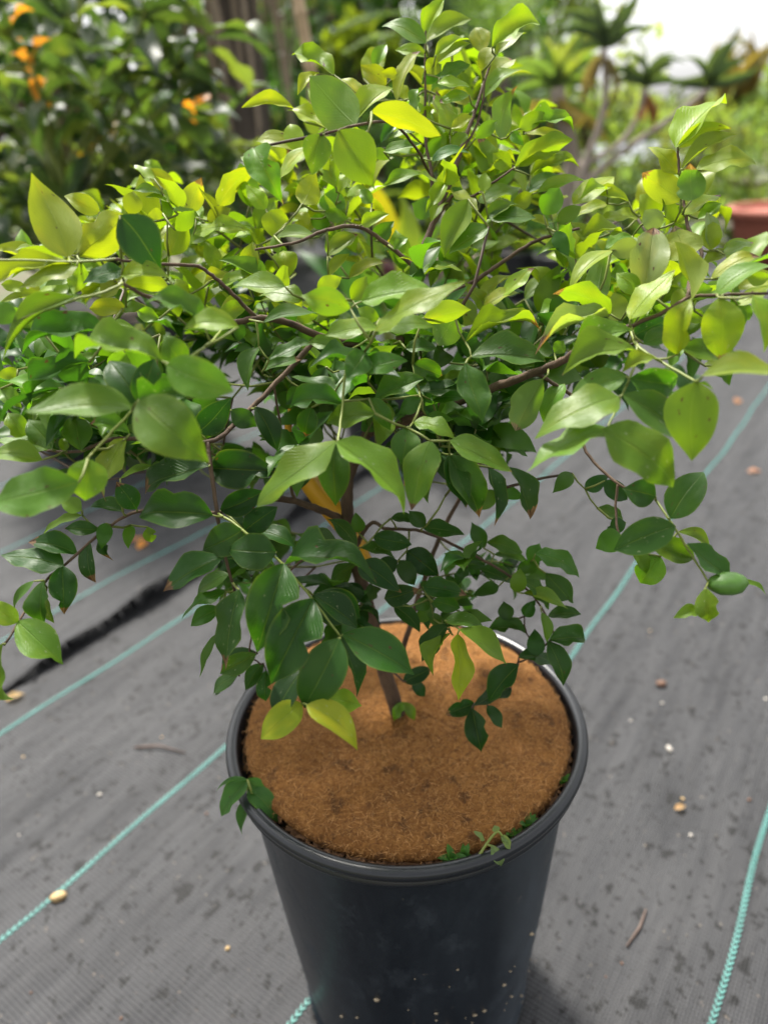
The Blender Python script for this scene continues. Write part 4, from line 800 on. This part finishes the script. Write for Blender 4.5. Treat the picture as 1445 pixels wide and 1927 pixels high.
# ================================================================== small things on the mat and the pot
def sprig(name, label, ctr, lv, stem_m, d, tones, group=None):
    t = thing(name, label, 'weed', tuple(ctr)); rr = random.Random(int(ctr.x*1e4) % 99)
    for (bx, by, tx, ty, w) in lv:
        b, ax, sd, n, L, wt = place(bx, by, tx, ty, w, 1, d, '', rr); o = obj('leaf', rr.choice(LEAVES), t); mm = leaf_matrix(b, ax, sd, n, L, wt); mm.translation -= Vector(ctr); o.matrix_local = mm; o.color = (*tones, -.5)
    return t
J = lambda x, y: (400+x/1.927, 1150+y/1.927)
ct = PZ(485, 1525, .350)
w1 = sprig('weed_seedling', 'green weed seedling leaning over the pot rim', ct, [(*J(125, 615), *J(40, 735), 34), (*J(135, 650), *J(235, 752), 38), (*J(125, 680), *J(105, 805), 17), (*J(130, 610), *J(192, 672), 26), (*J(120, 610), *J(20, 645), 9)], None, .592, (.06, .17, .03))
top_ = P(*J(127, 612), .592)
branch_part(w1, [tuple(ct), tuple((ct+top_)/2+Vector((0, -.003, .012))), tuple(top_)], .0012, .0009, 'stem', M_STEM); branch_part(w1, [tuple(top_), tuple(P(*J(128, 650), .592)), tuple(P(*J(124, 690), .592))], .0009, .0007, 'stem', M_STEM)
ct = PZ(895, 1612, .345)
w2 = sprig('weed_sprig', 'pale wilted weed sprig drooping over the pot rim', ct, [(*J(1010, 850), *J(1045, 922), 20), (*J(1030, 800), *J(1022, 778), 14), (*J(1050, 815), *J(1078, 860), 14), (*J(985, 830), *J(950, 800), 9), (*J(1045, 815), *J(1075, 835), 10)], None, .535, (.19, .27, .10))
branch_part(w2, [tuple(ct), tuple(P(*J(960, 895), .535)), tuple(P(*J(992, 845), .535)), tuple(P(*J(1030, 800), .535)), tuple(P(*J(1050, 816), .535))], .0012, .0008, 'stem', M_STEM); branch_part(w2, [tuple(P(*J(992, 845), .535)), tuple(P(*J(1010, 852), .535))], .0009, .0007, 'stem', M_STEM)
for i, (x, y) in enumerate([(848, 1612), (872, 1612), (1058, 1472), (985, 1548), (1000, 1560), (966, 1578)]):
    c = PZ(x, y, .358); k_ = .1432/c.xy.length; c = Vector((c.x*k_, c.y*k_, .357)); t = thing('moss_tuft', 'tiny green weed tuft in the gap beside the coir disc', 'weed', tuple(c), 'tiny weed tufts in the pot gap'); rr = random.Random(i)
    for k in range(7):
        a = rr.uniform(0, 6.28); el = rr.uniform(.2, 1.2); ax = Vector((math.cos(a)*math.cos(el), math.sin(a)*math.cos(el), math.sin(el))); leaf_part(t, LEAVES, Vector(c), ax, Vector((0, 0, 1))+Vector((.1, 0, 0)), rr.uniform(.007, .014), .006, (.06, .18, .03), -.5, rr)
M_STRAW = simple('straw', (.46, .32, .15), .6, .25, 60, .3); M_DRY = simple('dry_leaf', (.13, .07, .045), .75, .4, 60, .4); M_OR = simple('orange_leaf', (.62, .26, .06), .6, .3, 50, .3); M_WHT = simple('pale_grit', (.40, .37, .33), .8, .2, 90, .3); M_STK = simple('dry_twig', (.11, .075, .06), .8, .3, 80, .4)
def mz(p): q = p-C0; return mat_z(q.dot(DIR), q.dot(NRM)) + (.006 if q.dot(NRM) < -1.135 else 0)
def ground_at(x, y): p = PZ(x, y, .004); p.z = mz(p); return p
def pebble(name, label, cat, x, y, rpx, mat, sc, group=None, rot=0):
    p = ground_at(x, y); d = (p-CAM).dot(C_F); rr = rpx*d/FPX; m = MB(); m.add(*blob((0, 0, rr*sc[2]*.8), rr, sc, 12, 8, .22)); o = obj(name, m.mesh(name, mat), None, p); o.rotation_euler.z = rot; return tag(o, label, cat, group)
def flat_leaf(name, label, x, y, lpx, ang, col, group=None, w=.5):
    p = ground_at(x, y); d = (p-CAM).dot(C_F); L = lpx*d/FPX; o = obj(name, random.choice(LEAVES), None); a = ang; ax = Vector((math.cos(a), math.sin(a), .05)).normalized(); n = Vector((.1, -.1, 1)); n = (n-ax*n.dot(ax)).normalized(); o.matrix_world = leaf_matrix(p+Vector((0, 0, .0035)), ax, n.cross(ax).normalized(), n, L, L*w); o.color = (*col, .1); return tag(o, label, 'leaf', group)
pebble('seed_pod', 'oval straw coloured seed pod lying on the turquoise mat line', 'seed pod', 113, 1690, 13, M_STRAW, (1.15, .7, .6), None, .3)
flat_leaf('fallen_leaf', 'small tan dry leaf under the drooping left leaf tip', 12, 1322, 34, .5, (.50, .32, .14))
flat_leaf('fallen_leaf', 'orange fallen leaf on the mat left of the pot', 262, 1040, 34, 1.3, (.60, .25, .05))
flat_leaf('fallen_leaf', 'rust coloured fallen leaf beside the orange one', 240, 1030, 40, .3, (.40, .17, .09), None, .3)
flat_leaf('fallen_leaf', 'pale tan crumpled leaf on the mat right of the pot', 1268, 1524, 24, .2, (.46, .28, .14))
flat_leaf('fallen_leaf', 'orange brown leaf by the far right turquoise line', 1385, 760, 26, 1.0, (.5, .22, .1)); flat_leaf('fallen_leaf', 'pinkish brown leaf on the far mat below the right branch', 1405, 890, 26, .1, (.42, .22, .16))
pa, pb_ = ground_at(252, 1408), ground_at(350, 1420); m = MB(); pm = (pa+pb_)/2+Vector((0, .006, .003)); m.add(*tube([q-pa+Vector((0, 0, .003)) for q in (pa, pa*.5+pm*.5, pm, pb_)], [.0012, .0018, .0016, .001], 7, True, .3)); tag(obj('fallen_twig', m.mesh('fallen_twig', M_STK), None, pa), 'thin reddish brown twig lying on the mat', 'twig')
pa, pb_ = ground_at(1178, 1780), ground_at(1215, 1710); m = MB(); m.add(*tube([q-pa+Vector((0, 0, .003)) for q in (pa, (pa+pb_)/2+Vector((.004, 0, 0)), pb_)], [.0009, .0018, .0009], 7, True, .4)); tag(obj('fallen_twig', m.mesh('fallen_twig', M_STK), None, pa), 'short pale curled twig on the mat right of the pot', 'twig')
pebble('bark_lump', 'dark brown lump with a tan side on the right mat', 'bark', 1243, 1290, 8, M_DRY, (1.2, .9, .7)); pebble('seed_pod', 'small cream seed pod right of the pot', 'seed pod', 1258, 1412, 6, M_WHT, (.8, 1.3, .7)); pebble('pebble', 'small tan pebble low on the left mat', 'pebble', 429, 1786, 4, M_STRAW, (1, 1, .8))
gr = [(x, y, k) for x, y, k in [(1186, 1357, 0), (1412, 1405, 0), (1245, 1325, 0), (1249, 1555, 0), (1299, 1571, 0), (1328, 1866, 0), (1284, 1502, 1), (1270, 1275, 1), (36, 1570, 0), (145, 1453, 1), (188, 1496, 0), (335, 1378, 0), (305, 1388, 1), (97, 1882, 0), (45, 1425, 1), (207, 1760, 2), (390, 1535, 2), (300, 1815, 2), (228, 1915, 2), (1367, 1645, 2), (1408, 1508, 2), (1440, 1820, 2), (1170, 1810, 2), (1390, 1235, 1), (1222, 1190, 1), (1290, 1230, 2), (1140, 1835, 2), (1318, 1200, 0), (1440, 1315, 0), (20, 1810, 2), (60, 1870, 2), (500, 1880, 2)]]
for x, y, k in gr[::2]:
    pebble('grit', ['pale whitish grit speck on the dark mat', 'tan grit speck on the dark mat', 'reddish brown bark crumb on the dark mat'][k], ['grit', 'grit', 'bark'][k], x, y, random.uniform(1.8, 4.2), (M_WHT, M_STRAW, M_DRY)[k], (1, .8, .6), ['pale grit on the mat', 'tan grit on the mat', 'bark crumbs on the mat'][k], random.uniform(0, 3))
pebble_s = None
o = tag(obj('seed', (lambda m: (m.add(*blob((0, 0, 0), .004, (1.3, .8, .6), 8, 6, .1)), m.mesh('seed', M_STRAW))[1])(MB()), None, PZ(634, 1460, .366)+Vector((0, 0, .001))), 'small cream seed on the coir disc', 'seed')
